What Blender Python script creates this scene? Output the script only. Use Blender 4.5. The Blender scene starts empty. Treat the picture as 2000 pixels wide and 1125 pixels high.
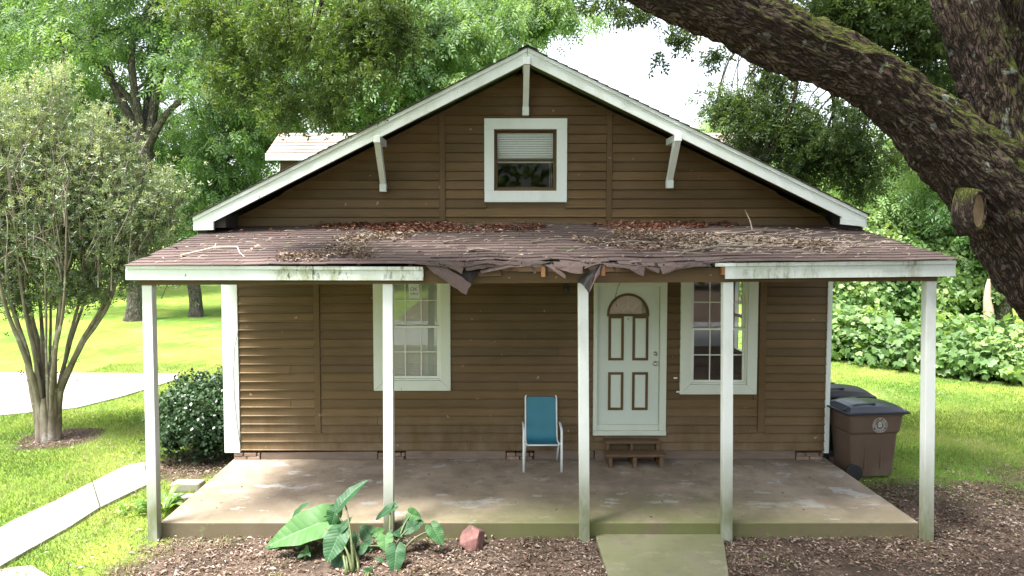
import bpy, bmesh, math, random
import numpy as np
from mathutils import Vector, Matrix, noise as mnoise
random.seed(7); rng = np.random.default_rng(7)
R = math.radians; PI = math.pi
SC = bpy.context.scene; COL = SC.collection

# ------------------------------------------------------------------ camera, world, sun
F = 1400.0; PITCH = R(3.0); CX, CY = 983.0, 523.4; CAMZ = 3.57
cam = bpy.data.cameras.new('camera'); cam_o = bpy.data.objects.new('camera', cam); COL.objects.link(cam_o)
cam_o.location = (0, 0, CAMZ); cam_o.rotation_euler = (PI/2 - PITCH, 0, 0)
cam.sensor_width = 36; cam.lens = F/2000*36
cam.shift_x = (1000-CX)/2000; cam.shift_y = -(562.5-CY)/2000
cam.clip_end = 600; SC.camera = cam_o

SUN_EL, SUN_AZ = R(68), R(-125)      # azimuth measured from +Y towards +X (minus: from the left)
w = bpy.data.worlds.new('World'); SC.world = w; w.use_nodes = True
nt = w.node_tree; nt.nodes.clear()
sky = nt.nodes.new('ShaderNodeTexSky'); sky.sky_type = 'NISHITA'; sky.sun_disc = False
sky.sun_elevation = SUN_EL; sky.sun_rotation = SUN_AZ; sky.air_density = 1.0; sky.dust_density = 4.0; sky.ozone_density = 1.0
hs = nt.nodes.new('ShaderNodeHueSaturation'); hs.inputs['Saturation'].default_value = 0.42
bg = nt.nodes.new('ShaderNodeBackground'); bg.inputs['Strength'].default_value = 0.15
out = nt.nodes.new('ShaderNodeOutputWorld')
nt.links.new(sky.outputs[0], hs.inputs['Color']); nt.links.new(hs.outputs[0], bg.inputs[0]); nt.links.new(bg.outputs[0], out.inputs[0])
sd = bpy.data.lights.new('sun', 'SUN'); sd.energy = 3.6; sd.angle = R(16); sd.color = (1, .975, .93)
so = bpy.data.objects.new('sun', sd); COL.objects.link(so)
sv = Vector((math.sin(SUN_AZ)*math.cos(SUN_EL), math.cos(SUN_AZ)*math.cos(SUN_EL), math.sin(SUN_EL)))
so.rotation_euler = sv.to_track_quat('Z', 'Y').to_euler()
SC.view_settings.view_transform = 'Standard'; SC.view_settings.look = 'None'
SC.view_settings.exposure = 2.05; SC.view_settings.gamma = 1; SC.view_settings.use_curve_mapping = False
SC.cycles.max_bounces = 6; SC.cycles.diffuse_bounces = 3; SC.cycles.glossy_bounces = 3
SC.cycles.transmission_bounces = 4; SC.cycles.transparent_max_bounces = 12
SC.cycles.use_denoising = True

# ------------------------------------------------------------------ measuring helpers (photo pixel -> real place)
SP, CP = math.sin(PITCH), math.cos(PITCH)
def ray(px, py):
    a = (px-CX)/F; b = -(py-CY)/F
    return Vector((a, CP + b*SP, -SP + b*CP))
def P(px, py, Y):
    d = ray(px, py); t = Y/d.y
    return Vector((d.x*t, Y, CAMZ + d.z*t))
def G(px, py, z=0.0):
    d = ray(px, py); t = (z-CAMZ)/d.z
    return Vector((d.x*t, d.y*t, z))
def proj(x, y, z):
    dz = z-CAMZ
    dep = y*CP - dz*SP; up = y*SP + dz*CP
    return CX + F*x/dep, CY - F*up/dep

# ------------------------------------------------------------------ object helpers
def tag(o, label=None, cat=None, group=None, kind=None):
    if label: o['label'] = label
    if cat: o['category'] = cat
    if group: o['group'] = group
    if kind: o['kind'] = kind
    return o
def empty(name, loc, label, cat, group=None):
    o = bpy.data.objects.new(name, None); COL.objects.link(o); o.location = loc; o.empty_display_size = .2
    return tag(o, label, cat, group)
def rootloc(p):
    v = Vector((0, 0, 0))
    while p is not None: v = v + p.location; p = p.parent
    return v
def link(name, me, mat, parent=None, smooth=False, bevel=0):
    """mesh in world coordinates -> object (under parent, whose offset is taken off)"""
    o = bpy.data.objects.new(name, me); COL.objects.link(o)
    if parent is not None:
        o.parent = parent; L = rootloc(parent)
        if L.length > 0: me.transform(Matrix.Translation(-L))
    if mat is not None and not me.materials: me.materials.append(mat)
    if smooth: me.polygons.foreach_set('use_smooth', [True]*len(me.polygons))
    if bevel:
        m = o.modifiers.new('bevel', 'BEVEL'); m.width = bevel; m.segments = 2; m.limit_method = 'ANGLE'; m.angle_limit = R(40)
    return o
class MB:
    def __init__(s): s.v = []; s.f = []
    def add(s, vs, fs):
        n = len(s.v); s.v += [tuple(v) for v in vs]; s.f += [tuple(i+n for i in f) for f in fs]; return s
    def box(s, x0, x1, y0, y1, z0, z1):
        return s.hexa([(x0,y0,z0),(x1,y0,z0),(x1,y1,z0),(x0,y1,z0),(x0,y0,z1),(x1,y0,z1),(x1,y1,z1),(x0,y1,z1)])
    def hexa(s, v): return s.add(v, [(3,2,1,0),(4,5,6,7),(0,1,5,4),(1,2,6,5),(2,3,7,6),(3,0,4,7)])
    def prism(s, pts, y0, y1):
        """polygon in XZ (counter-clockwise seen from the front) extruded y0..y1"""
        n = len(pts)
        v = [(p[0], y0, p[1]) for p in pts] + [(p[0], y1, p[1]) for p in pts]
        f = [tuple(range(n)), tuple(reversed(range(n, 2*n)))] + [(i, i+n, (i+1)%n+n, (i+1)%n) for i in range(n)]
        return s.add(v, f)
    def slab(s, pts, z0, z1):
        n = len(pts)
        v = [(p[0], p[1], z0) for p in pts] + [(p[0], p[1], z1) for p in pts]
        f = [tuple(reversed(range(n))), tuple(range(n, 2*n))] + [(i, (i+1)%n, (i+1)%n+n, i+n) for i in range(n)]
        return s.add(v, f)
    def bar(s, a, b, w, d, up=(0,0,1)):
        a, b = Vector(a), Vector(b); t = (b-a).normalized(); u = Vector(up)
        if abs(t.dot(u)) > .98: u = Vector((0,1,0))
        sx = t.cross(u).normalized()*w/2; sy = sx.cross(t).normalized()*d/2
        return s.hexa([a-sx-sy, a+sx-sy, a+sx+sy, a-sx+sy, b-sx-sy, b+sx-sy, b+sx+sy, b-sx+sy])
    def tube(s, pts, rads, n=8, cap=True):
        pts = [Vector(p) for p in pts]
        if not hasattr(rads, '__len__'): rads = [rads]*len(pts)
        vs, fs = [], []; prev = None
        for i, p in enumerate(pts):
            t = (pts[min(i+1, len(pts)-1)]-pts[max(i-1, 0)]).normalized()
            if prev is None:
                u = Vector((0,0,1)) if abs(t.z) < .9 else Vector((1,0,0)); sx = t.cross(u).normalized()
            else: sx = (prev - t*prev.dot(t)).normalized()
            prev = sx; sy = t.cross(sx)
            for k in range(n):
                a = 2*PI*k/n; vs.append(p + (sx*math.cos(a)+sy*math.sin(a))*rads[i])
        for i in range(len(pts)-1):
            for k in range(n):
                fs.append((i*n+k, i*n+(k+1)%n, (i+1)*n+(k+1)%n, (i+1)*n+k))
        if cap: fs.append(tuple(reversed(range(n)))); fs.append(tuple((len(pts)-1)*n+k for k in range(n)))
        return s.add(vs, fs)
    def build(s, name, mat, parent=None, smooth=False, bevel=0):
        me = bpy.data.meshes.new(name); me.from_pydata(s.v, [], s.f); me.update()
        return link(name, me, mat, parent, smooth, bevel)
def np_mesh(name, V, Fc, mat, parent=None, tint=None, smooth=False, attr2=None):
    me = bpy.data.meshes.new(name); V = np.asarray(V, dtype=np.float32); Fc = np.asarray(Fc, dtype=np.int32)
    n, k = Fc.shape
    me.vertices.add(len(V)); me.vertices.foreach_set('co', V.ravel())
    me.loops.add(n*k); me.loops.foreach_set('vertex_index', Fc.ravel())
    me.polygons.add(n); me.polygons.foreach_set('loop_start', np.arange(0, n*k, k, dtype=np.int32))
    me.update(calc_edges=True)
    if tint is not None:
        a = me.attributes.new('tint', 'FLOAT', 'POINT'); a.data.foreach_set('value', np.asarray(tint, dtype=np.float32))
    if attr2 is not None:
        a = me.attributes.new('lc', 'FLOAT_VECTOR', 'POINT'); a.data.foreach_set('vector', np.asarray(attr2, dtype=np.float32).ravel())
    return link(name, me, mat, parent, smooth)

# ------------------------------------------------------------------ materials
def newmat(name):
    m = bpy.data.materials.new(name); m.use_nodes = True; n = m.node_tree
    b = n.nodes['Principled BSDF']; return m, n, b
def tc(n, kind='Object', scale=(1,1,1)):
    t = n.nodes.new('ShaderNodeTexCoord'); mp = n.nodes.new('ShaderNodeMapping'); mp.inputs['Scale'].default_value = scale
    n.links.new(t.outputs[kind], mp.inputs[0]); return mp.outputs[0]
def noise_n(n, vec, scale, detail=4, rough=.55):
    t = n.nodes.new('ShaderNodeTexNoise'); t.inputs['Scale'].default_value = scale
    t.inputs['Detail'].default_value = detail; t.inputs['Roughness'].default_value = rough
    if vec is not None: n.links.new(vec, t.inputs['Vector'])
    return t.outputs[0]
def ramp(n, fac, stops):
    r = n.nodes.new('ShaderNodeValToRGB'); e = r.color_ramp.elements
    while len(e) < len(stops): e.new(.5)
    for i, (p, c) in enumerate(stops):
        e[i].position = p; e[i].color = (c[0], c[1], c[2], 1) if hasattr(c, '__len__') else (c, c, c, 1)
    n.links.new(fac, r.inputs[0]); return r.outputs[0]
def mixc(n, fac, a, b, mode='MIX'):
    m = n.nodes.new('ShaderNodeMix'); m.data_type = 'RGBA'; m.blend_type = mode
    for s, v in ((m.inputs[0], fac), (m.inputs[6], a), (m.inputs[7], b)):
        if hasattr(v, 'links') or isinstance(v, bpy.types.NodeSocket): n.links.new(v, s)
        elif hasattr(v, '__len__'): s.default_value = (v[0], v[1], v[2], 1)
        else: s.default_value = v
    return m.outputs[2]
def math_n(n, op, a, b=None, clamp=False):
    m = n.nodes.new('ShaderNodeMath'); m.operation = op; m.use_clamp = clamp
    for i, v in enumerate((a, b)):
        if v is None: continue
        if isinstance(v, bpy.types.NodeSocket): n.links.new(v, m.inputs[i])
        else: m.inputs[i].default_value = v
    return m.outputs[0]
def bump(n, b, h, strength=.3, dist=.02):
    bp = n.nodes.new('ShaderNodeBump'); bp.inputs['Strength'].default_value = strength; bp.inputs['Distance'].default_value = dist
    n.links.new(h, bp.inputs['Height']); n.links.new(bp.outputs[0], b.inputs['Normal'])
def objrand(n):
    return n.nodes.new('ShaderNodeObjectInfo').outputs['Random']
def attr(n, name):
    a = n.nodes.new('ShaderNodeAttribute'); a.attribute_name = name; return a
def sepxyz(n, v):
    s = n.nodes.new('ShaderNodeSeparateXYZ'); n.links.new(v, s.inputs[0]); return s.outputs

def weathered(name, c1, c2, scale=6, rough=.6, stain=None, stain_at=(.55,.75), grain=(1,1,1), bstr=.25, bdist=.004, var=.12, spec=.4):
    m, n, b = newmat(name); v = tc(n, 'Object', grain)
    f = noise_n(n, v, scale, 6, .6); col = mixc(n, ramp(n, f, [(.3, 0), (.7, 1)]), c1, c2)
    if stain:
        f2 = noise_n(n, tc(n, 'Object'), scale*.45, 6, .65); col = mixc(n, ramp(n, f2, [(stain_at[0], 0), (stain_at[1], 1)]), col, stain)
    if var:
        k = math_n(n, 'ADD', math_n(n, 'MULTIPLY', objrand(n), var*2), 1-var)
        cc = n.nodes.new('ShaderNodeCombineXYZ')
        for i in range(3): n.links.new(k, cc.inputs[i])
        col = mixc(n, 1.0, col, cc.outputs[0], 'MULTIPLY')
    n.links.new(col, b.inputs['Base Color']); b.inputs['Roughness'].default_value = rough; b.inputs['Specular IOR Level'].default_value = spec
    bump(n, b, noise_n(n, v, scale*9, 4), bstr, bdist); return m
M = {}
# siding paint: brown, faint grain, dusty and chalky lower down near the splash line, small peeled chips
def siding_mat(name, c1, c2):
    m, n, b = newmat(name); v = tc(n, 'Object', (1, 1, 1)); vg = tc(n, 'Object', (1.2, 8, 26))
    f = noise_n(n, vg, 3, 5); col = mixc(n, ramp(n, f, [(.3, 0), (.75, 1)]), c1, c2)
    fade = noise_n(n, v, .8, 3); col = mixc(n, math_n(n, 'MULTIPLY', ramp(n, fade, [(.4, 0), (.7, 1)]), .35), col, (.2, .13, .07))
    k = math_n(n, 'ADD', math_n(n, 'MULTIPLY', objrand(n), .34), .83); cc = n.nodes.new('ShaderNodeCombineXYZ')
    for i in range(3): n.links.new(k, cc.inputs[i])
    col = mixc(n, 1.0, col, cc.outputs[0], 'MULTIPLY')
    zz_ = n.nodes.new('ShaderNodeMapRange'); n.links.new(sepxyz(n, v)[2], zz_.inputs[0]); zz_.inputs[1].default_value = 1.0; zz_.inputs[2].default_value = .3
    dd = noise_n(n, tc(n, 'Object', (1, 1, .5)), 4, 6, .7); col = mixc(n, math_n(n, 'MULTIPLY', math_n(n, 'MULTIPLY', zz_.outputs[0], ramp(n, dd, [(.4, 0), (.65, 1)])), .5), col, (.24, .18, .12))
    chip = noise_n(n, v, 9, 3, .5); z = sepxyz(n, tc(n, 'Object'))[2]
    chipf = ramp(n, chip, [(.715, 0), (.735, 1)]); col = mixc(n, math_n(n, 'MULTIPLY', chipf, .55), col, (.42, .33, .24))
    n.links.new(col, b.inputs['Base Color']); b.inputs['Roughness'].default_value = .5; b.inputs['Specular IOR Level'].default_value = .3
    bump(n, b, noise_n(n, vg, 22, 5), .35, .004); return m
M['siding'] = siding_mat('brown_siding_paint', (.080, .046, .0150), (.118, .071, .0235))
M['batten'] = siding_mat('brown_trim_paint', (.078, .045, .015), (.108, .065, .022))
M['skirt'] = weathered('skirting_board_paint', (.15, .108, .082), (.21, .155, .12), 4, .65, (.10, .07, .05), grain=(1, 6, 6))
M['brownwood'] = weathered('brown_painted_wood', (.10, .058, .028), (.15, .09, .05), 7, .6, (.2, .14, .09), (.6, .8), grain=(1, 5, 5))
def white_mat(name, green=.5, base=(.66, .71, .68), lowz=None, mildew=(.24, .27, .11), black=0):
    m, n, b = newmat(name); v = tc(n, 'Object')
    f = noise_n(n, tc(n, 'Object', (1, 1, .35)), 4, 6, .6); f2 = noise_n(n, v, 1.1, 4, .6)
    k = math_n(n, 'MULTIPLY', ramp(n, f, [(.45, 0), (.75, 1)]), ramp(n, f2, [(.45, 0), (.65, 1)]))
    if lowz:
        z = sepxyz(n, v)[2]
        mr = n.nodes.new('ShaderNodeMapRange'); n.links.new(z, mr.inputs[0])
        mr.inputs[1].default_value = lowz[1]; mr.inputs[2].default_value = lowz[0]; mr.inputs[3].default_value = 0; mr.inputs[4].default_value = 1
        zz = math_n(n, 'MULTIPLY', mr.outputs[0], math_n(n, 'ADD', math_n(n, 'MULTIPLY', f, 1.3), .25))
        k = math_n(n, 'MAXIMUM', math_n(n, 'MULTIPLY', k, .4), zz, True)
    col = mixc(n, math_n(n, 'MULTIPLY', k, green), base, mildew)
    if black:
        s = noise_n(n, tc(n, 'Object', (14, 1, 1.6)), 1.3, 5, .7); s2 = noise_n(n, v, .9, 2)
        mr = n.nodes.new('ShaderNodeMapRange'); n.links.new(sepxyz(n, v)[0], mr.inputs[0]); mr.inputs[1].default_value = -4.2-.35; mr.inputs[2].default_value = 5.03-.35
        xm = ramp(n, mr.outputs[0], [(.175, 0), (.195, 1), (.26, 1), (.275, .1), (.30, .1), (.32, .7), (.36, .8), (.38, 0), (.72, .1), (.76, .5), (.81, .5), (.84, .15), (.93, .1), (.942, .7), (.952, .7), (.96, 0)])
        kk = math_n(n, 'MULTIPLY', ramp(n, s, [(.42, 0), (.58, 1)]), xm); s3 = noise_n(n, tc(n, 'Object', (3, 1, 1.2)), 2.2, 5, .7)
        col = mixc(n, math_n(n, 'MULTIPLY', math_n(n, 'MULTIPLY', ramp(n, s3, [(.35, 0), (.6, 1)]), xm), .8), col, (.22, .24, .09))
        s4 = noise_n(n, tc(n, 'Object', (9, 1, 3)), 2.0, 6, .75)
        col = mixc(n, math_n(n, 'MULTIPLY', math_n(n, 'MULTIPLY', ramp(n, s4, [(.54, 0), (.6, 1)]), xm), black), col, (.045, .04, .022))
    sp = noise_n(n, tc(n, 'Object', (1, 1, .5)), 16, 3, .5); col = mixc(n, ramp(n, sp, [(.74, 0), (.77, .8)]), col, (.12, .11, .09))
    g = noise_n(n, tc(n, 'Object', (30, 30, 4)), 4, 4); col = mixc(n, math_n(n, 'MULTIPLY', ramp(n, g, [(.5, 0), (.8, 1)]), .25), col, (.45, .46, .4))
    n.links.new(col, b.inputs['Base Color']); b.inputs['Roughness'].default_value = .55
    bump(n, b, g, .2, .003); return m
M['white'] = white_mat('white_trim_paint', .35)
M['rake'] = white_mat('mildewed_rake_paint', .6)
M['fascia'] = white_mat('stained_fascia_paint', .85, black=.9)
M['post'] = white_mat('porch_post_paint', .9, base=(.68, .71, .68), lowz=(.35, 1.25), mildew=(.105, .12, .035))
M['casing'] = white_mat('window_casing_paint', .2, base=(.58, .62, .53))
M['door'] = white_mat('door_paint', .15, base=(.57, .63, .56))
M['vinyl'] = weathered('vinyl_sash', (.62, .65, .55), (.7, .72, .63), 5, .4, None, var=0)
M['rawwood'] = weathered('raw_pine', (.42, .2, .08), (.3, .14, .06), 8, .7, grain=(1, 1, 8))
def shingle_mat(name, c1, c2, moss=.5):
    m, n, b = newmat(name); v = tc(n, 'Object')
    f = noise_n(n, v, 160, 2); col = mixc(n, ramp(n, f, [(.35, 0), (.65, 1)]), c1, c2)
    k = math_n(n, 'ADD', math_n(n, 'MULTIPLY', objrand(n), .5), .75); cc = n.nodes.new('ShaderNodeCombineXYZ')
    for i in range(3): n.links.new(k, cc.inputs[i])
    col = mixc(n, 1.0, col, cc.outputs[0], 'MULTIPLY')
    g = noise_n(n, v, 1.6, 5, .6); col = mixc(n, math_n(n, 'MULTIPLY', ramp(n, g, [(.5, 0), (.72, 1)]), .6), col, (.075, .062, .052))
    g2 = noise_n(n, v, 3.4, 4, .5); col = mixc(n, math_n(n, 'MULTIPLY', ramp(n, g2, [(.67, 0), (.72, 1)]), moss), col, (.07, .12, .02))
    n.links.new(col, b.inputs['Base Color']); b.inputs['Roughness'].default_value = .92; b.inputs['Specular IOR Level'].default_value = .2
    bump(n, b, f, .5, .004); return m
M['shingle'] = shingle_mat('brown_asphalt_shingle', (.076, .053, .048), (.126, .092, .083))
M['shingle_pale'] = shingle_mat('painted_sunlit_shingle', (.26, .21, .19), (.36, .30, .27), .1)  # paler copy of the brown shingle, glaring sunlight painted into its colour
M['shingle_main'] = shingle_mat('weathered_roof_shingle', (.05, .045, .042), (.10, .09, .08), .3)
M['felt'] = weathered('roofing_felt', (.02, .018, .018), (.04, .033, .03), 5, .9)
def bark_mat(name, c1, c2, moss=0, scale=1.0, lichen=.0):
    m, n, b = newmat(name); v = tc(n, 'Object')
    a = attr(n, 'lc'); vv = n.nodes.new('ShaderNodeMapping'); vv.inputs['Scale'].default_value = (1, 1, .28); n.links.new(a.outputs['Vector'], vv.inputs[0])
    f = noise_n(n, vv.outputs[0], 16*scale, 8, .75)
    t = n.nodes.new('ShaderNodeTexNoise'); t.inputs['Scale'].default_value = 7*scale; t.inputs['Detail'].default_value = 5; n.links.new(vv.outputs[0], t.inputs['Vector'])
    ds = n.nodes.new('ShaderNodeMixRGB'); ds.inputs[0].default_value = .3; n.links.new(vv.outputs[0], ds.inputs[1]); n.links.new(t.outputs['Color'], ds.inputs[2])
    vo = n.nodes.new('ShaderNodeTexVoronoi'); vo.feature = 'DISTANCE_TO_EDGE'; vo.inputs['Scale'].default_value = 34*scale; n.links.new(ds.outputs[0], vo.inputs['Vector'])
    crack = ramp(n, math_n(n, 'ADD', vo.outputs[0], math_n(n, 'MULTIPLY', math_n(n, 'SUBTRACT', f, .5), .5)), [(-.0, 0), (.2, 1)])
    col = mixc(n, ramp(n, f, [(.35, 0), (.65, 1)]), c1, c2)
    col = mixc(n, math_n(n, 'SUBTRACT', 1.0, math_n(n, 'MULTIPLY', crack, 1.0)), col, (c1[0]*.35, c1[1]*.35, c1[2]*.35))
    big = noise_n(n, v, 1.8, 4); col = mixc(n, math_n(n, 'MULTIPLY', ramp(n, big, [(.4, 0), (.65, 1)]), .5), col, (c1[0]*.7, c1[1]*.62, c1[2]*.6))
    if moss:
        geo = n.nodes.new('ShaderNodeNewGeometry'); nz = sepxyz(n, geo.outputs['Normal'])[2]
        mm = math_n(n, 'ADD', nz, math_n(n, 'MULTIPLY', noise_n(n, v, 3, 4), 1.0))
        col = mixc(n, math_n(n, 'MULTIPLY', ramp(n, mm, [(.62, 0), (1.0, 1)]), moss), col, (.085, .10, .02))
    if lichen:
        l = noise_n(n, v, 7, 3, .5); col = mixc(n, math_n(n, 'MULTIPLY', ramp(n, l, [(.66, 0), (.7, 1)]), lichen), col, (.34, .38, .33))
    h = math_n(n, 'ADD', math_n(n, 'MULTIPLY', f, .5), crack)
    n.links.new(col, b.inputs['Base Color']); b.inputs['Roughness'].default_value = .95; b.inputs['Specular IOR Level'].default_value = .15
    bump(n, b, h, .9, .03/scale); return m
M['oakbark'] = bark_mat('live_oak_bark', (.055, .038, .030), (.125, .092, .075), .85, 1.0, .45)
M['bark'] = bark_mat('pecan_bark', (.11, .10, .085), (.24, .22, .19), .2, .8, .3)
M['myrtlebark'] = weathered('pale_lichen_bark', (.13, .095, .07), (.28, .245, .205), 7, .9, (.42, .41, .37), (.56, .66), (1, 1, .5), .5, .01, 0, .2)
M['twig'] = weathered('twig', (.12, .10, .08), (.24, .2, .16), 20, .9, var=.2)
M['deadwood'] = weathered('pale_dead_wood', (.33, .25, .17), (.46, .35, .24), 4, .9, grain=(6, 6, 1))
def leaf_mat(name, dark, mid, light, trans=.35, rough=.45, spec=.35):
    m, n, b = newmat(name); a = attr(n, 'tint')
    col = ramp(n, a.outputs['Fac'], [(0, dark), (.5, mid), (1, light)])
    n.links.new(col, b.inputs['Base Color']); b.inputs['Roughness'].default_value = rough; b.inputs['Specular IOR Level'].default_value = spec
    tr = n.nodes.new('ShaderNodeBsdfTranslucent'); mx = n.nodes.new('ShaderNodeMixShader'); mx.inputs[0].default_value = trans
    c2 = mixc(n, 1.0, col, (1.25, 1.25, .55), 'MULTIPLY'); n.links.new(c2, tr.inputs[0])
    n.links.new(b.outputs[0], mx.inputs[1]); n.links.new(tr.outputs[0], mx.inputs[2])
    n.links.new(mx.outputs[0], n.nodes['Material Output'].inputs[0]); return m
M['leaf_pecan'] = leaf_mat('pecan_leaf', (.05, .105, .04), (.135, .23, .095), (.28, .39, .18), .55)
M['leaf_oak'] = leaf_mat('live_oak_leaf', (.03, .055, .014), (.075, .125, .03), (.16, .21, .06), .45)
M['leaf_oakdark'] = leaf_mat('live_oak_leaf_green', (.03, .055, .018), (.075, .125, .04), (.16, .22, .08), .45)
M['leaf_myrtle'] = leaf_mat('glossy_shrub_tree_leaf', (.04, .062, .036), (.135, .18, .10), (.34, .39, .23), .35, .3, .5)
M['leaf_shrub'] = leaf_mat('glossy_camellia_leaf', (.012, .030, .012), (.025, .06, .022), (.07, .12, .045), .15, .38, .4)
M['leaf_kudzu'] = leaf_mat('kudzu_leaf', (.05, .11, .035), (.15, .26, .09), (.36, .46, .20), .45)
M['leaf_far'] = leaf_mat('far_wood_leaf', (.05, .11, .04), (.12, .22, .08), (.24, .36, .14), .5)
M['grass'] = leaf_mat('grass_blade', (.06, .11, .022), (.175, .24, .055), (.42, .40, .19), .4, .5)
M['litter'] = leaf_mat('fallen_oak_leaf', (.055, .034, .024), (.17, .115, .085), (.40, .325, .275), .1, .8, .2)
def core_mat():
    return weathered('foliage_shade_core', (.010, .016, .006), (.02, .034, .012), 3, 1.0, spec=.0)
M['core'] = core_mat()  # near-black hull colour paints the shade deep inside the foliage
def glass_mat(name, ior=1.45, tint=(.93, .94, .93)):
    m, n, b = newmat(name); n.nodes.remove(b)
    t = n.nodes.new('ShaderNodeBsdfTransparent'); t.inputs[0].default_value = (*tint, 1)
    g = n.nodes.new('ShaderNodeBsdfGlossy'); g.inputs['Roughness'].default_value = .015
    fr = n.nodes.new('ShaderNodeFresnel'); fr.inputs[0].default_value = ior
    mx = n.nodes.new('ShaderNodeMixShader'); n.links.new(fr.outputs[0], mx.inputs[0])
    n.links.new(t.outputs[0], mx.inputs[1]); n.links.new(g.outputs[0], mx.inputs[2]); n.links.new(mx.outputs[0], n.nodes['Material Output'].inputs[0]); return m
M['glass'] = glass_mat('window_glass', 1.75); M['glass_up'] = glass_mat('gable_window_glass', 1.22)
def plain(name, c, rough=.5, metal=0, var=0):
    m, n, b = newmat(name); v = tc(n)
    f = noise_n(n, v, 30, 3); col = mixc(n, f, (c[0]*.85, c[1]*.85, c[2]*.85), (min(1, c[0]*1.12), min(1, c[1]*1.12), min(1, c[2]*1.12)))
    n.links.new(col, b.inputs['Base Color']); b.inputs['Roughness'].default_value = rough; b.inputs['Metallic'].default_value = metal
    bump(n, b, f, .08, .002); return m
M['blind'] = plain('blind_slat', (.84, .86, .82), .5)
M['pane_reflection'] = plain('painted_pane_reflection', (.78, .82, .64), .8)  # pale green painted in as the reflection on the left window
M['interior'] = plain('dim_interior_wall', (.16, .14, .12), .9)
M['metal'] = plain('brushed_nickel', (.55, .52, .47), .3, 1)
M['black'] = plain('black_metal', (.02, .02, .02), .5)
M['paper'] = plain('taped_paper', (.62, .66, .66), .8)
M['ink'] = plain('ink', (.12, .14, .16), .8)
M['sealprint'] = plain('pale_stamp_print', (.5, .5, .47), .7)
M['binbrown'] = weathered('brown_bin_plastic', (.095, .062, .045), (.12, .08, .058), 3, .5, (.16, .13, .1), var=0, bstr=.1)
M['binblack'] = weathered('black_bin_plastic', (.012, .012, .012), (.02, .02, .02), 3, .45, None, var=0, bstr=.1)
M['lid'] = weathered('dark_blue_grey_lid_plastic', (.014, .018, .028), (.024, .03, .044), 3, .28, None, var=0, bstr=.1)
M['sling'] = None

# ------------------------------------------------------------------ numpy leaf tools
def rotmats(axis, nrm):
    a = axis/np.linalg.norm(axis, axis=1, keepdims=True)
    s = np.cross(nrm, a); s /= (np.linalg.norm(s, axis=1, keepdims=True)+1e-9)
    n = np.cross(a, s); return np.stack([a, s, n], axis=2)      # columns: along, side, normal
DIA_V = np.array([(0,0,0), (.45,-.24,.05), (1,0,-.06), (.45,.24,.05)]); DIA_F = np.array([(0,1,2),(0,2,3)])
def lobed():
    v = [(0,0,0),(.1,-.42,.04),(.55,-.5,0),(.62,-.2,.03),(1,0,-.08),(.62,.2,.03),(.55,.5,0),(.1,.42,.04)]
    f = [(0,1,2),(0,2,3),(0,3,4),(0,4,5),(0,5,6),(0,6,7)]; return np.array(v), np.array(f)
def compound(nl=7):
    V, Fc = [], []
    for i in range(nl):
        if i == nl-1: ang, px = 0, 1.0
        else: ang = R(62)*(1 if i % 2 else -1); px = .18 + .8*(i//2)/(nl//2)
        base = np.array([px, 0, -.25*px*px]); L = .42*(1-.25*abs(px-.6))
        d = DIA_V.copy()*np.array([L, L*.8, L]); c, s = math.cos(ang), math.sin(ang)
        q = np.stack([d[:,0]*c-d[:,1]*s, d[:,0]*s+d[:,1]*c, d[:,2]-.35*d[:,0]], 1)+base
        n0 = len(V)*4; V.append(q); Fc.append(DIA_F+n0)
    return np.concatenate(V), np.concatenate(Fc)
def sprig(nl=6):
    """a short twig end with several simple leaves"""
    V, Fc = [], []
    for i in range(nl):
        ang = i*2.4; px = .15+.85*i/nl; L = .5
        d = DIA_V.copy()*np.array([L, L*.8, L]); sp = R(50)
        ax = np.array([math.cos(sp), math.sin(sp)*math.cos(ang), math.sin(sp)*math.sin(ang)])
        nn = np.array([-.4, 0.2, 1.0]); Rm = rotmats(ax[None], nn[None])[0]
        V.append(d@Rm.T + np.array([px*.8, 0, 0])); Fc.append(DIA_F+i*4)
    return np.concatenate(V), np.concatenate(Fc)
COMP = compound(); LOB = lobed(); SPR = sprig()
def scatter(pos, size, tmpl=(DIA_V, DIA_F), droop=.3, up=.8, tint=None, axis=None, tvar=.2):
    N = len(pos); V0, F0 = tmpl
    if axis is None:
        th = rng.uniform(0, 2*PI, N); axis = np.stack([np.cos(th), np.sin(th), rng.normal(-droop, .35, N)], 1)
    nrm = rng.normal(0, 1, (N, 3)); nrm /= np.linalg.norm(nrm, axis=1, keepdims=True); nrm = nrm*(1-up)+np.array([0, 0, up])
    Rm = rotmats(axis, nrm); s = size*rng.uniform(.7, 1.25, N)
    V = np.einsum('nij,kj->nki', Rm, V0)*s[:, None, None]+pos[:, None, :]
    k = len(V0); Fc = (F0[None]+(np.arange(N)*k)[:, None, None]).reshape(-1, F0.shape[1])
    t = rng.normal(.45, tvar, N) if tint is None else tint+rng.normal(0, tvar*.5, N)
    return V.reshape(-1, 3), Fc, np.repeat(np.clip(t, 0, 1), k)
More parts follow.
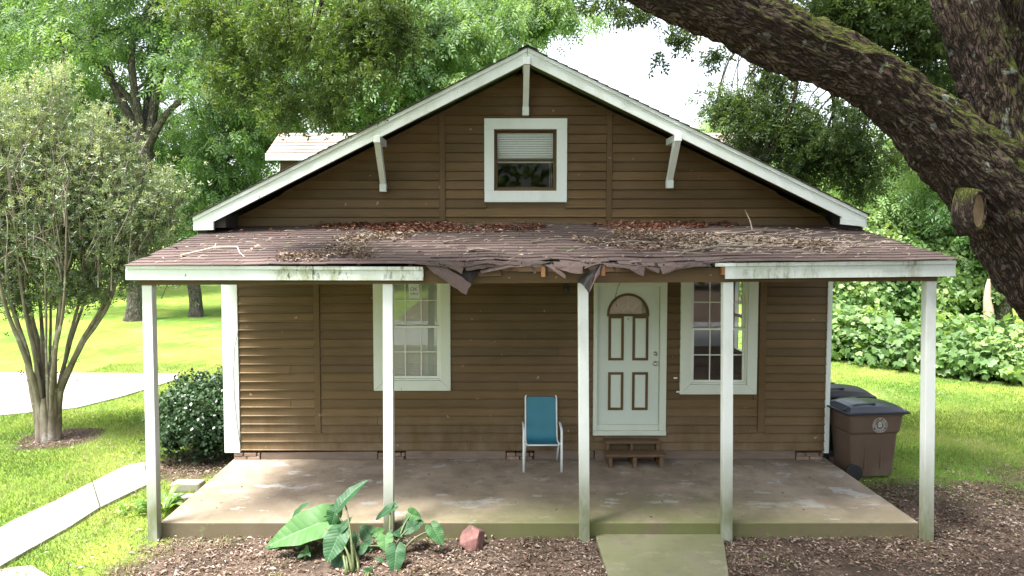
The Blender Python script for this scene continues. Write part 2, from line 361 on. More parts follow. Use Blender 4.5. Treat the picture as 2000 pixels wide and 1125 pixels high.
def blob_points(blobs, n, nclump, clump_r, shell=.45, flat=.7, keep=None):
    """leaf positions gathered in clumps through ellipsoids; returns positions and a per-clump tone"""
    vol = np.array([b[1][0]*b[1][1]*b[1][2] for b in blobs])**.7; vol /= vol.sum()
    ci = rng.choice(len(blobs), nclump, p=vol); C = np.array([b[0] for b in blobs])[ci]; Rr = np.array([b[1] for b in blobs])[ci]
    d = rng.normal(0, 1, (nclump, 3)); d /= np.linalg.norm(d, axis=1, keepdims=True)
    r = rng.uniform(0, 1, nclump)**shell
    cc = C+d*r[:, None]*Rr
    if keep is not None:
        k = np.array([keep(*c) for c in cc]); cc = cc[k]
    tone = rng.normal(0, .16, len(cc)); rad = clump_r*rng.uniform(.5, 1.4, len(cc))
    j = rng.integers(0, len(cc), n)
    g = rng.normal(0, 1, (n, 3))*np.array([1, 1, flat]); p = cc[j]+g*rad[j][:, None]*.55
    return p, tone[j], cc
def tubes_mesh(name, paths, mat, parent, nseg=8, wob=0.0, dens=None):
    """several tubes in one mesh with lc attribute (bark coordinates in metres)"""
    V, Fc, L = [], [], []; base = 0
    for pts, rads in paths:
        pts = [Vector(p) for p in pts]; n = nseg if rads[0] > .03 else 5
        if rads[0] > .2: n = nseg*2
        # Catmull-Rom resample
        q, rr = [], []; m = len(pts)
        for i in range(m-1):
            p0, p1, p2, p3 = pts[max(i-1, 0)], pts[i], pts[i+1], pts[min(i+2, m-1)]
            k = max(2, int((p2-p1).length/(dens or .5))) if dens else 3
            for j in range(k):
                t = j/k; q.append(.5*((2*p1)+(p2-p0)*t+(2*p0-5*p1+4*p2-p3)*t*t+(3*p1-p0-3*p2+p3)*t**3)); rr.append(rads[i]*(1-t)+rads[i+1]*t)
        q.append(pts[-1]); rr.append(rads[-1]); prev = None; s = 0
        ph = random.uniform(0, 50)
        for i, p in enumerate(q):
            t = (q[min(i+1, len(q)-1)]-q[max(i-1, 0)]).normalized()
            if prev is None: u = Vector((0, 1, 0)) if abs(t.y) < .9 else Vector((1, 0, 0)); sx = t.cross(u).normalized()
            else: sx = (prev-t*prev.dot(t)).normalized()
            prev = sx; sy = t.cross(sx)
            if i: s += (q[i]-q[i-1]).length
            for k in range(n):
                a = 2*PI*k/n; ca, sa = math.cos(a), math.sin(a); r = rr[i]
                if wob:
                    r *= 1+wob*mnoise.noise(Vector((ca*1.2+ph, sa*1.2, s*1.6)))+wob*.5*mnoise.noise(Vector((ca*3+ph, sa*3, s*4)))
                V.append(p+(sx*ca+sy*sa)*r); L.append((ca*rr[i]+ph, sa*rr[i], s))
        for i in range(len(q)-1):
            for k in range(n): Fc.append((base+i*n+k, base+i*n+(k+1) % n, base+(i+1)*n+(k+1) % n, base+(i+1)*n+k))
        base += len(q)*n
    return np_mesh(name, [tuple(v) for v in V], Fc, mat, parent, smooth=True, attr2=L)

# ================================================================== GROUND
WALL_Y = 10.47; SLAB_Z = .18
walk_up = [(-150, 1090), (0, 1036), (33, 1017), (109, 982), (181, 945), (240, 915), (283, 906), (300, 905)]
walk_lo = [(-150, 1190), (0, 1112), (65, 1074), (142, 1030), (196, 995), (257, 965), (290, 950), (305, 944)]
WU = [G(*p) for p in walk_up]; WL = [G(*p) for p in walk_lo]
drive_poly = [G(-420, 726), G(345, 731), G(348, 741), G(300, 757), G(230, 778), G(150, 798), G(0, 813), G(-420, 830)]
def in_poly(x, y, poly):
    c = False; n = len(poly); j = n-1
    for i in range(n):
        xi, yi, xj, yj = poly[i][0], poly[i][1], poly[j][0], poly[j][1]
        if (yi > y) != (yj > y) and x < (xj-xi)*(y-yi)/(yj-yi)+xi: c = not c
        j = i
    return c
walk_poly = [(p.x, p.y) for p in WU]+[(p.x, p.y) for p in reversed(WL)]
front_walk = [G(1162, 1050), G(1412, 1050), G(1423, 1128), G(1425, 1200), G(1205, 1200), G(1187, 1128)]
def sm(a, b, x): t = min(1, max(0, (x-a)/(b-a))); return t*t*(3-2*t)
def bare(x, y):
    """0 = turf, 1 = leaf-littered soil"""
    n = mnoise.noise(Vector((x*.9, y*.9, 3)))*.6+mnoise.noise(Vector((x*3, y*3, 7)))*.35
    if x < 0: b = sm(8.9, 7.6, y+.5*n+.25*(x+4.2)*0) * sm(-4.7, -3.6, x+.7*n)
    else: b = max(sm(9.2, 8.2, y+.3*n), sm(11.2, 8.8, y+1.3*n-.1*(x-5.5)))
    m = math.hypot((x+7.68), (y-12.15)); b = max(b, sm(.95, .35, m+.3*n))           # soil ring under the shrub tree
    b = max(b, sm(.9, .3, math.hypot((x+4.7)/1.1, (y-10.9)/1.6)+.2*n)*.9)
    if x < -2 and y < 7.9: b = min(b, 1-.55*sm(-4.0, -5.2, x))
    return min(1, max(0, b))
def terrain(x, y):
    z = .012*mnoise.noise(Vector((x*.8, y*.8, 0)))
    if y > 20: z += min(1.5, (y-20)*.012)*.6
    return z
def ground_sheet():
    xs = np.concatenate([np.linspace(-300, -30, 20), np.linspace(-29, -10.5, 38), np.arange(-10, 13.01, .11), np.linspace(13.5, 30, 34), np.linspace(35, 300, 20)])
    ys = np.concatenate([np.linspace(-120, -10, 16), np.linspace(-9, 5.5, 30), np.arange(5.6, 19.01, .11), np.linspace(19.5, 60, 80), np.linspace(65, 300, 20)])
    nx, ny = len(xs), len(ys); V = np.zeros((ny, nx, 3), dtype=np.float32); T = np.zeros((ny, nx))
    for j, y in enumerate(ys):
        for i, x in enumerate(xs):
            V[j, i] = (x, y, terrain(x, y)-.004); T[j, i] = bare(x, y)
    idx = np.arange(nx*ny).reshape(ny, nx)
    Fc = np.stack([idx[:-1, :-1], idx[:-1, 1:], idx[1:, 1:], idx[1:, :-1]], -1).reshape(-1, 4)
    m, n, b = newmat('lawn_and_soil'); v = tc(n, 'Object'); a = attr(n, 'tint').outputs['Fac']
    g1 = noise_n(n, v, .35, 6, .6); g2 = noise_n(n, v, 14, 5, .7); g3 = noise_n(n, tc(n, 'Object', (1, .5, 1)), 2.4, 5, .6)
    grass = mixc(n, ramp(n, g1, [(.38, 0), (.62, 1)]), (.10, .20, .025), (.24, .30, .05))
    grass = mixc(n, math_n(n, 'MULTIPLY', ramp(n, g3, [(.45, 0), (.7, 1)]), .6), grass, (.085, .18, .03))
    grass = mixc(n, math_n(n, 'MULTIPLY', ramp(n, g2, [(.5, 0), (.8, 1)]), .4), grass, (.26, .28, .1))
    g4 = noise_n(n, tc(n, 'Object', (1, .35, 1)), 4.5, 8, .75); grass = mixc(n, math_n(n, 'MULTIPLY', ramp(n, g4, [(.46, 0), (.66, 1)]), .65), grass, (.055, .115, .022))
    g5 = noise_n(n, v, .8, 7, .7); grass = mixc(n, math_n(n, 'MULTIPLY', ramp(n, g5, [(.56, 0), (.7, 1)]), .5), grass, (.3, .29, .16))
    s1 = noise_n(n, v, 22, 6, .75); s2 = noise_n(n, v, 1.7, 4)
    soil = mixc(n, ramp(n, s1, [(.35, 0), (.65, 1)]), (.055, .038, .028), (.15, .11, .085))
    soil = mixc(n, math_n(n, 'MULTIPLY', ramp(n, s2, [(.45, 0), (.6, 1)]), .6), soil, (.035, .027, .021))
    k = math_n(n, 'ADD', a, math_n(n, 'MULTIPLY', math_n(n, 'SUBTRACT', s1, .5), .5))
    col = mixc(n, ramp(n, k, [(.35, 0), (.6, 1)]), grass, soil)
    n.links.new(col, b.inputs['Base Color']); b.inputs['Roughness'].default_value = .95; b.inputs['Specular IOR Level'].default_value = .1
    bump(n, b, math_n(n, 'ADD', s1, g2), .6, .03)
    o = np_mesh('ground', V.reshape(-1, 3), Fc, m, tint=T.ravel(), smooth=True); tag(o, kind='structure')
ground_sheet()
def concrete_mat(name, c1, c2, c3, moss=.0, mossline=None, dark=.3):
    m, n, b = newmat(name); v = tc(n, 'Object')
    f = noise_n(n, v, 1.1, 6, .65); p = noise_n(n, tc(n, 'Object', (1, 1.9, 1)), 1.9, 10, .68); g = noise_n(n, v, 60, 3)
    col = mixc(n, ramp(n, f, [(.4, 0), (.62, 1)]), c1, c2)
    col = mixc(n, ramp(n, p, [(.585, 0), (.615, .8)]), col, c3)
    col = mixc(n, math_n(n, 'MULTIPLY', ramp(n, g, [(.4, 0), (.8, 1)]), .25), col, (.1, .08, .06))
    d = noise_n(n, v, 3.3, 6, .7); col = mixc(n, math_n(n, 'MULTIPLY', ramp(n, d, [(.5, 0), (.75, 1)]), dark), col, (.10, .085, .06))
    if moss:
        y = sepxyz(n, v)[1]; z = sepxyz(n, v)[2]
        mr = n.nodes.new('ShaderNodeMapRange'); n.links.new(y, mr.inputs[0]); mr.inputs[1].default_value = mossline[1]; mr.inputs[2].default_value = mossline[0]
        x = sepxyz(n, v)[0]; mx_ = n.nodes.new('ShaderNodeMapRange'); n.links.new(x, mx_.inputs[0]); mx_.inputs[1].default_value = -4.5; mx_.inputs[2].default_value = 5.5
        q = math_n(n, 'MULTIPLY', math_n(n, 'MULTIPLY', mr.outputs[0], ramp(n, mx_.outputs[0], [(0, .1), (.35, .4), (.5, 1), (.7, 1), (.85, .35), (1, .2)])), ramp(n, noise_n(n, v, 1.6, 6, .7), [(.34, 0), (.5, 1)]))
        col = mixc(n, math_n(n, 'MULTIPLY', q, moss), col, (.115, .14, .035))
    n.links.new(col, b.inputs['Base Color']); b.inputs['Roughness'].default_value = .8
    bump(n, b, math_n(n, 'ADD', g, p), .25, .006); return m
M['slab'] = concrete_mat('peeling_painted_concrete', (.19, .145, .105), (.32, .26, .19), (.38, .365, .34), .7, (8.1, 9.3), .7)
M['slabface'] = concrete_mat('mossy_slab_edge', (.14, .10, .065), (.17, .13, .085), (.17, .20, .09), .7, (8.3, 9.5), .8)
M['walk'] = concrete_mat('pale_concrete_walk', (.22, .205, .175), (.28, .26, .225), (.31, .29, .26), dark=.8)
M['mosswalk'] = concrete_mat('mossy_concrete_walk', (.15, .14, .10), (.19, .175, .125), (.24, .225, .18), .42, (8.4, 9.6), .8)
M['drive'] = concrete_mat('pale_gravel_drive', (.30, .275, .25), (.38, .35, .32), (.42, .39, .36), dark=.7)
# porch slab: a slightly uneven top on a thick edge
sl = MB().slab([(-3.99, 8.16), (4.83, 8.16), (4.80, WALL_Y+.6), (-4.01, WALL_Y+.6)], -.05, SLAB_Z)
so_ = sl.build('porch_slab', M['slab'], bevel=.012); so_.data.materials.append(M['slabface']); so_.data.polygons[2].material_index = 1
tag(so_, kind='structure')
# small chips and leaf bits are added later. front walk
tag(MB().slab([(p.x, p.y) for p in front_walk][::-1], -.05, .045).build('front_walk', M['mosswalk'], bevel=.01), kind='structure')
wk = bpy.data.objects.new('walkway', None); COL.objects.link(wk); tag(wk, kind='structure')
for i in range(len(WU)-1):
    a, b_, c, d = WL[i], WL[i+1], WU[i+1], WU[i]
    g = .016
    def lerp(p, q, t): return p+(q-p)*t
    g0_ = g if i in (0, 4, 6) else .001; g1_ = g if i in (3, 5) else .001
    q = [lerp(a, b_, g0_), lerp(b_, a, g1_), lerp(c, d, g1_), lerp(d, c, g0_)]
    MB().slab([(p.x, p.y) for p in q], -.05, .035+.003*(i % 2)).build('paving_slab', M['walk'], wk, bevel=.008)
q = [G(-30, 1125), G(-30, 1180), G(60, 1180), G(100, 1132), G(62, 1108), G(20, 1113)]
MB().slab([(p.x, p.y) for p in q], -.05, .03).build('paving_slab', M['walk'], wk, bevel=.008)
tag(MB().slab([(p.x, p.y) for p in drive_poly][::-1], -.03, .022).build('driveway', M['drive']), kind='structure')
# the street behind the viewpoint, mirrored in the windows
m, n, b = newmat('street_asphalt'); f = noise_n(n, tc(n), 40, 4); n.links.new(mixc(n, f, (.16, .16, .16), (.24, .24, .235)), b.inputs['Base Color']); b.inputs['Roughness'].default_value = .85
tag(MB().slab([(-60, -8.0), (60, -5.5), (60, .2), (-60, -2.2)], -.02, .02).build('street', m), kind='structure')
# ================================================================== HOUSE
H = empty('house', (.35, WALL_Y, 0), 'brown clapboard house with white trim, gable front and sagging porch roof', 'house')
HX0, HX1 = -4.11, 4.80
WY = WALL_Y
def X(px, py, Y=WY): return P(px, py, Y).x
def Z(py, Y=WY): return P(1000, py, Y).z
# openings (X0,X1,Z0,Z1)
zt = 3.0
LWIN = (X(752, 650), X(861, 650), Z(742), zt); RWIN = (X(1348, 650), X(1459, 650), Z(750), zt)
DOOR = (X(1160, 700), X(1299, 700), Z(847), zt+.02)
UW = (X(965, 310), X(1087, 310), Z(373), Z(253))
wz0 = Z(880)
# rake geometry
RY = 9.93
apex = P(1030, 93, RY); el = P(377, 424, RY); er = P(1692, 418, RY)
def roofz(x, off=0):
    if x < apex.x: return apex.z+(x-apex.x)*(apex.z-el.z)/(apex.x-el.x)+off
    return apex.z+(x-apex.x)*(er.z-apex.z)/(er.x-apex.x)+off
# sheathing behind the boards, with openings
fw = MB()
def wall_strips(mb, x0, x1, z0, z1, ops, y0, y1):
    zs = sorted({z0, z1}|{o[2] for o in ops}|{o[3] for o in ops})
    for a, b_ in zip(zs[:-1], zs[1:]):
        if b_ <= z0 or a >= z1: continue
        cur = x0
        for o in sorted(ops):
            if o[2] < b_-1e-4 and o[3] > a+1e-4:
                if o[0] > cur: mb.box(cur, o[0], y0, y1, a, b_)
                cur = o[1]
        if cur < x1: mb.box(cur, x1, y0, y1, a, b_)
wall_strips(fw, HX0+.02, HX1-.02, wz0+.02, 3.42, [LWIN, RWIN, DOOR], WY+.002, WY+.12)
front = fw.build('front_wall', M['batten'], H)
gw = MB()
gxl = HX0; gxr = HX1
hh = .06
def gpoly(za, zb, xa=None, xb=None, off=-.17):
    """gable strip between heights, clipped under the roof"""
    def left(z): return apex.x-(apex.z+off-z)/((apex.z-el.z)/(apex.x-el.x))
    def right(z): return apex.x+(apex.z+off-z)/((apex.z-er.z)/(er.x-apex.x))
    la, lb = left(za), left(zb); ra, rb = right(za), right(zb)
    return la, lb, ra, rb
g0 = 3.42
for (a, b_, x0_, x1_) in ((g0, UW[2], -9, 9), (UW[2], UW[3], -9, UW[0]), (UW[2], UW[3], UW[1], 9), (UW[3], apex.z-.25, -9, 9)):
    la, lb, ra, rb = gpoly(a, b_)
    la, lb, ra, rb = max(la, x0_, HX0), max(lb, x0_), min(ra, x1_, HX1), min(rb, x1_)
    gw.prism([(la, a), (ra, a), (rb, b_), (lb, b_)], WY+.002, WY+.12)
gable = gw.build('gable_wall', M['batten'], H)
def board(x0, x1, z0, z1, parent, x0t=None, x1t=None):
    """one lap board: tapering face, thick lower edge with a small rounded lip"""
    x0t = x0 if x0t is None else x0t; x1t = x1 if x1t is None else x1t
    j = random.uniform(-.003, .003)*(x1-x0 > 1); yb = WY-.027+random.uniform(-.004, .003); yt = WY-.004; h = z1-z0
    prof = [(yb+.008, .004), (yb, .010), (yb+.001, h*.16), (yb+.010, h*.22), (yt, h-.001)]
    V = []
    for y, dz in prof:
        t = dz/h; V.append((x0+(x0t-x0)*t+.001, y, z0+dz+j)); V.append((x1+(x1t-x1)*t-.001, y, z0+dz-j*.5))
    V += [(x0t+.001, WY, z1), (x1t-.001, WY, z1), (x0+.001, WY, z0), (x1-.001, WY, z0)]
    Fc = []
    n_ = len(V)//2
    for i in range(n_-1): Fc.append((2*i, 2*i+1, 2*i+3, 2*i+2))
    Fc.append((2*(n_-1), 2*(n_-1)+1, 1, 0)); Fc.append(tuple(2*i for i in reversed(range(n_)))); Fc.append(tuple(2*i+1 for i in range(n_)))
    MB().add(V, Fc).build('siding_board', M['siding'], parent)
# casings reach these limits
LC = (X(730, 650), X(880, 650), Z(762)); RC = (X(1328, 650), X(1478, 650), Z(769)); DC = (X(1158, 650), X(1300, 650), Z(848))
BL = (X(614, 700), X(626, 700)); BR = (X(1481, 700), X(1495, 700))
zb = wz0; pitch = (Z(545)-wz0)/20.0; row = 0
while zb < 3.3:
    z1 = zb+pitch
    segs = [(X(467, 700), HX1-.05)]
    cuts = []
    if zb > Z(850): cuts.append(BL); cuts.append(BR)
    if z1 > LC[2]+.01: cuts.append((LC[0]+.03, LC[1]-.03))
    if z1 > RC[2]+.01: cuts.append((RC[0]+.03, RC[1]-.03))
    if z1 > DC[2]+.01: cuts.append((DC[0]+.01, DC[1]-.01))
    if row % 2 == 1: x = random.uniform(-3.6, 4.2); cuts.append((x, x+.004))
    for c in sorted(cuts):
        ns = []
        for s in segs:
            if c[0] < s[1] and c[1] > s[0]:
                if c[0]-s[0] > .02: ns.append((s[0], c[0]))
                if s[1]-c[1] > .02: ns.append((c[1], s[1]))
            else: ns.append(s)
        segs = ns
    for s in segs: board(s[0], s[1], zb, z1, front)
    zb = z1; row += 1
GB = (X(858, 350), X(870, 350)); GB2 = (X(1184, 350), X(1195, 350)); UC = (X(946, 310), X(1107, 310), Z(395), Z(232))
zb = Z(443); pg = (Z(347)-Z(419))/4
while zb < apex.z-.3:
    z1 = zb+pg; la, lb, ra, rb = gpoly(zb, z1, off=-.2)
    la, lb, ra, rb = [max(HX0+.02, q) if q < 0 else min(q, HX1-.02) for q in (la, lb, ra, rb)]
    pieces = [(la, lb, ra, rb)]
    cuts = []
    if roofz(GB[0]) > z1+.25: cuts += [GB, GB2]
    if z1 > UC[2]+.02 and zb < UC[3]-.02: cuts.append((UC[0]+.03, UC[1]-.03))
    for c in sorted(cuts):
        ns = []
        for p in pieces:
            if c[0] > max(p[0], p[1]) and c[1] < min(p[2], p[3]): ns += [(p[0], p[1], c[0], c[0]), (c[1], c[1], p[2], p[3])]
            else: ns.append(p)
        pieces = ns
    for p in pieces: board(p[0], p[2], zb, z1, gable, p[1], p[3])
    zb = z1
for a, b_ in ((GB, 3.42), (GB2, 3.42)):
    MB().box(a[0]+.002, a[1]-.002, WY-.028, WY, b_, roofz((a[0]+a[1])/2, -.2)).build('batten', M['batten'], H, bevel=.003)
MB().box(BL[0]+.002, BL[1]-.002, WY-.03, WY, Z(847), 3.2).build('batten', M['batten'], H, bevel=.003)
MB().box(BR[0]+.002, BR[1]-.002, WY-.03, WY, Z(842), 3.2).build('batten', M['batten'], H, bevel=.003)
# corner boards
MB().box(HX0-.01, X(467, 700), WY-.034, WY+.1, Z(883), 3.3).build('corner_board', M['white'], H, bevel=.004)
MB().box(HX1-.055, HX1+.012, WY-.034, WY+.1, Z(884), 3.3).build('corner_board', M['white'], H, bevel=.004)
# side and back walls, floor, ceiling, inner wall (seen through the windows)
DEPTH = 20.0; SW = (13.25, 14.55, 1.12, 2.62)
sw = MB()
sw.box(HX1-.12, HX1, WY+.122, SW[0], .3, 3.7); sw.box(HX1-.12, HX1, SW[1], DEPTH, .3, 3.7)
sw.box(HX1-.12, HX1, SW[0], SW[1], .3, SW[2]); sw.box(HX1-.12, HX1, SW[0], SW[1], SW[3], 3.7)
sw.build('side_wall', M['siding'], H)
MB().box(HX0, HX0+.12, WY+.122, DEPTH, .3, 3.7).build('side_wall', M['siding'], H)
MB().box(HX0+.122, HX1-.122, DEPTH-.12, DEPTH, .3, 3.7).build('rear_wall', M['siding'], H)
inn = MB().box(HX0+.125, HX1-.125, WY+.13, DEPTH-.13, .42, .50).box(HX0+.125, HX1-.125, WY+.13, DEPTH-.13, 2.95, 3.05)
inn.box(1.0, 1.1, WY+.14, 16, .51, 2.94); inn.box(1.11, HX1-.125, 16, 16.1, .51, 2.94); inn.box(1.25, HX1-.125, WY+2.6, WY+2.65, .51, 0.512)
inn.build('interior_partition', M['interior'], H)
# far side window in the right wall
sidewin = MB()
y0, y1, z0, z1 = SW
for a in ((y0, y0+.06, z0, z1), (y1-.06, y1, z0, z1), (y0+.06, y1-.06, z0, z0+.06), (y0+.06, y1-.06, z1-.06, z1), (y0+.06, y1-.06, (z0+z1)/2-.03, (z0+z1)/2+.03)):
    sidewin.box(HX1-.10, HX1-.03, a[0], a[1], a[2], a[3])
sidewin.build('side_window', M['vinyl'], H)

# --- windows
def dh_window(name_label, O, C, zb_c, cols, rows, mat_sash, mat_cas, topz, yoff=0, lower_dark=True):
    """double-hung window: casing boards, sashes, muntins, panes"""
    x0, x1, z0, z1 = O; cx0, cx1 = C
    wn = bpy.data.objects.new('window', None); COL.objects.link(wn); wn.parent = H
    wn['label'] = name_label
    cy0, cy1 = WY-.045, WY+.02
    # casing with mitred lower corners
    b_ = x0-cx0
    MB().prism([(cx0, zb_c), (x0, z0), (x0, topz), (cx0, topz)], cy0, cy1).build('casing', mat_cas, wn, bevel=.003)
    MB().prism([(x1, z0), (cx1, zb_c), (cx1, topz), (x1, topz)], cy0, cy1).build('casing', mat_cas, wn, bevel=.003)
    MB().prism([(cx0+.003, zb_c), (cx1-.003, zb_c), (x1-.001, z0-.002), (x0+.001, z0-.002)], cy0-.001, cy1).build('casing', mat_cas, wn, bevel=.003)
    return wn
def sash(wn, x0, x1, z0, z1, y, cols, rows, mat, fw_=.032, mw=.014, gl='glass'):
    fr = MB().box(x0, x0+fw_, y, y+.035, z0, z1).box(x1-fw_, x1, y, y+.035, z0, z1)
    fr.box(x0+fw_, x1-fw_, y, y+.035, z0, z0+fw_*1.1).box(x0+fw_, x1-fw_, y, y+.035, z1-fw_, z1); fr.build('sash', mat, wn, bevel=.002)
    a, b_, c, d = x0+fw_, x1-fw_, z0+fw_*1.1, z1-fw_
    for i in range(1, cols): xx = a+(b_-a)*i/cols; MB().box(xx-mw/2, xx+mw/2, y+.008, y+.028, c, d).build('muntin', mat, wn)
    for j in range(1, rows): zz = c+(d-c)*j/rows; MB().box(a, b_, y+.0095, y+.0265, zz-mw/2, zz+mw/2).build('muntin', mat, wn)
    for i in range(cols):
        for j in range(rows):
            xa, xb = a+(b_-a)*i/cols, a+(b_-a)*(i+1)/cols; za, zb_ = c+(d-c)*j/rows, c+(d-c)*(j+1)/rows
            MB().box(xa, xb, y+.016, y+.019, za, zb_).build('pane', M[gl], wn)
wl = dh_window('double-hung window with a taped paper note and a painted pale reflection', LWIN, (LC[0], LC[1]), LC[2], 3, 2, M['vinyl'], M['casing'], 3.05)
x0, x1, z0, z1 = LWIN; zm = Z(639)
MB().box(x0+.001, x0+.025, WY-.01, WY+.11, z0, z1).box(x1-.025, x1-.001, WY-.01, WY+.11, z0, z1).box(x0+.026, x1-.026, WY-.02, WY+.11, z0+.001, z0+.02).build('window_frame', M['vinyl'], wl)
sash(wl, x0+.027, x1-.027, zm-.02, zm+.80, WY+.045, 3, 2, M['vinyl']); sash(wl, x0+.027, x1-.027, z0+.022, zm+.02, WY+.005, 3, 2, M['vinyl'])
MB().box(x0+.03, x1-.03, WY+.10, WY+.104, z0, z1).build('reflection_sheet', M['pane_reflection'], wl)  # added sheet behind the glass, coloured like the bright reflection on it
for k in range(7):
    zz = z0+.04+k*.028; MB().box(x0+.04, x1-.04, WY+.082, WY+.097, zz, zz+.004).build('blind_slat', M['blind'], wl)
# paper note "OK ..." taped inside the upper middle pane
nc = P(808, 571, WY+.0)
note = MB().prism([(nc.x-.075, nc.z-.09), (nc.x+.085, nc.z-.1), (nc.x+.075, nc.z+.12), (nc.x-.085, nc.z+.12)], WY+.058, WY+.059).build('paper_note', M['paper'])
tag(note, 'small white handwritten paper note taped inside the left porch window', 'note')
def text_mesh(name, s, loc, size, mat, parent, rot=(PI/2, 0, 0), ext=.0008):
    cu = bpy.data.curves.new(name, 'FONT'); cu.body = s; cu.size = size; cu.extrude = ext; cu.align_x = 'CENTER'; cu.align_y = 'CENTER'; cu.resolution_u = 3
    o = bpy.data.objects.new(name, cu); COL.objects.link(o); dg = bpy.context.evaluated_depsgraph_get()
    me = bpy.data.meshes.new_from_object(o.evaluated_get(dg)); bpy.data.objects.remove(o)
    me.transform(Matrix.Translation(Vector(loc)) @ Vector(rot).to_track_quat('Z','Y').to_matrix().to_4x4() if False else Matrix.Translation(Vector(loc)) @ Matrix.Rotation(rot[2], 4, 'Z') @ Matrix.Rotation(rot[1], 4, 'Y') @ Matrix.Rotation(rot[0], 4, 'X'))
    me.materials.clear(); return link(name, me, mat, parent)
text_mesh('lettering', 'OK', (nc.x-.005, WY+.0572, nc.z+.04), .075, M['ink'], note)
sc = MB()
for k in range(9): sc.box(nc.x-.058+k*.014, nc.x-.058+k*.014+.008*random.uniform(.5, 1.1), WY+.0565, WY+.0575, nc.z-.034-random.uniform(0, .008), nc.z-.012+random.uniform(-.008, .004))
sc.build('lettering', M['ink'], note)
wr = dh_window('dark double-hung window behind the fourth porch post', RWIN, (RC[0], RC[1]), RC[2], 3, 2, M['vinyl'], M['casing'], 3.05)
x0, x1, z0, z1 = RWIN; zm = Z(643)
MB().box(x0+.001, x0+.025, WY-.01, WY+.11, z0, z1).box(x1-.025, x1-.001, WY-.01, WY+.11, z0, z1).box(x0+.026, x1-.026, WY-.02, WY+.11, z0+.001, z0+.02).build('window_frame', M['vinyl'], wr)
sash(wr, x0+.027, x1-.027, zm-.02, zm+.80, WY+.045, 3, 2, M['vinyl']); sash(wr, x0+.027, x1-.027, z0+.022, zm+.02, WY+.005, 3, 2, M['vinyl'])
# gable window
wu = bpy.data.objects.new('window', None); COL.objects.link(wu); wu.parent = H; wu['label'] = 'square gable window with brown sashes and half-lowered blinds'
x0, x1, z0, z1 = UW; cx0, cx1, cz0, cz1 = UC
MB().box(cx0, x0, WY-.05, WY+.02, z0+.001, z1-.001).build('casing', M['white'], wu, bevel=.003)
MB().box(x1, cx1, WY-.05, WY+.02, z0+.001, z1-.001).build('casing', M['white'], wu, bevel=.003)
MB().box(cx0, cx1, WY-.051, WY+.02, z1, cz1).build('casing', M['white'], wu, bevel=.003)
MB().box(cx0+.003, cx1-.001, WY-.052, WY+.02, cz0, z0).build('casing', M['white'], wu, bevel=.003)
MB().box(x0+.001, x0+.022, WY-.01, WY+.11, z0, z1).box(x1-.022, x1-.001, WY-.01, WY+.11, z0, z1).box(x0+.023, x1-.023, WY-.012, WY+.11, z1-.02, z1-.001).box(x0+.023, x1-.023, WY-.02, WY+.11, z0+.001, z0+.025).build('window_frame', M['batten'], wu)
zmu = Z(312)
sash(wu, x0+.023, x1-.023, zmu-.015, z1-.021, WY+.045, 1, 1, M['batten'], .024, gl='glass_up'); sash(wu, x0+.023, x1-.023, z0+.026, zmu+.016, WY+.005, 1, 1, M['batten'], .024, gl='glass_up')
nsl = 11
for k in range(nsl):
    zz = zmu+.0+ (z1-.06-zmu)*k/nsl
    MB().hexa([(x0+.04, WY+.095, zz), (x1-.04, WY+.095, zz), (x1-.04, WY+.112, zz+.028), (x0+.04, WY+.112, zz+.028), (x0+.04, WY+.092, zz+.003), (x1-.04, WY+.092, zz+.003), (x1-.04, WY+.109, zz+.031), (x0+.04, WY+.109, zz+.031)]).build('blind_slat', M['blind'], wu)
MB().box(x0+.035, x1-.035, WY+.088, WY+.13, z1-.06, z1-.03).build('blind_rail', M['blind'], wu)
MB().box(x0+.035, x1-.035, WY+.092, WY+.128, zmu-.035, zmu-.018).build('blind_rail', M['blind'], wu)
cd = MB()
for xx in (x0+.16, (x0+x1)/2, x1-.16): cd.box(xx-.001, xx+.001, WY+.09, WY+.092, zmu-.02, z1-.05)
cd.tube([(x1-.09, WY+.09, z1-.05), (x1-.09, WY+.09, z0+.05)], .002, 5).tube([(x1-.075, WY+.09, z1-.3), (x1-.06, WY+.09, z0+.05)], .002, 5)
cd.build('blind_cord', M['blind'], wu)
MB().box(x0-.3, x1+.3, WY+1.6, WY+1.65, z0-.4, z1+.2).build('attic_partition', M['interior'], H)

# --- door
dr = bpy.data.objects.new('door', None); COL.objects.link(dr); dr.parent = H; dr['label'] = 'pale green front door with fanlight and brown outlined panels'
x0, x1, z0, z1 = DOOR; dx0, dx1, dz0 = X(1167, 700), X(1287, 700), Z(829); dzt = dz0+2.04
MB().box(x0-.012, dx0-.006, WY-.05, WY+.05, z0+.06, 3.05).build('door_frame', M['casing'], dr, bevel=.004)
MB().box(dx1+.006, x1+.012, WY-.05, WY+.05, z0+.06, 3.05).build('door_frame', M['casing'], dr, bevel=.004)
MB().box(dx0-.006, dx1+.006, WY-.048, WY+.05, dzt+.005, 3.05).build('door_frame', M['casing'], dr, bevel=.004)
MB().box(x0-.014, x1+.014, WY-.07, WY+.05, z0-.01, z0+.058).box(dx0-.005, dx1+.005, WY-.02, WY+.05, z0+.058, dz0).build('sill', M['casing'], dr, bevel=.006)
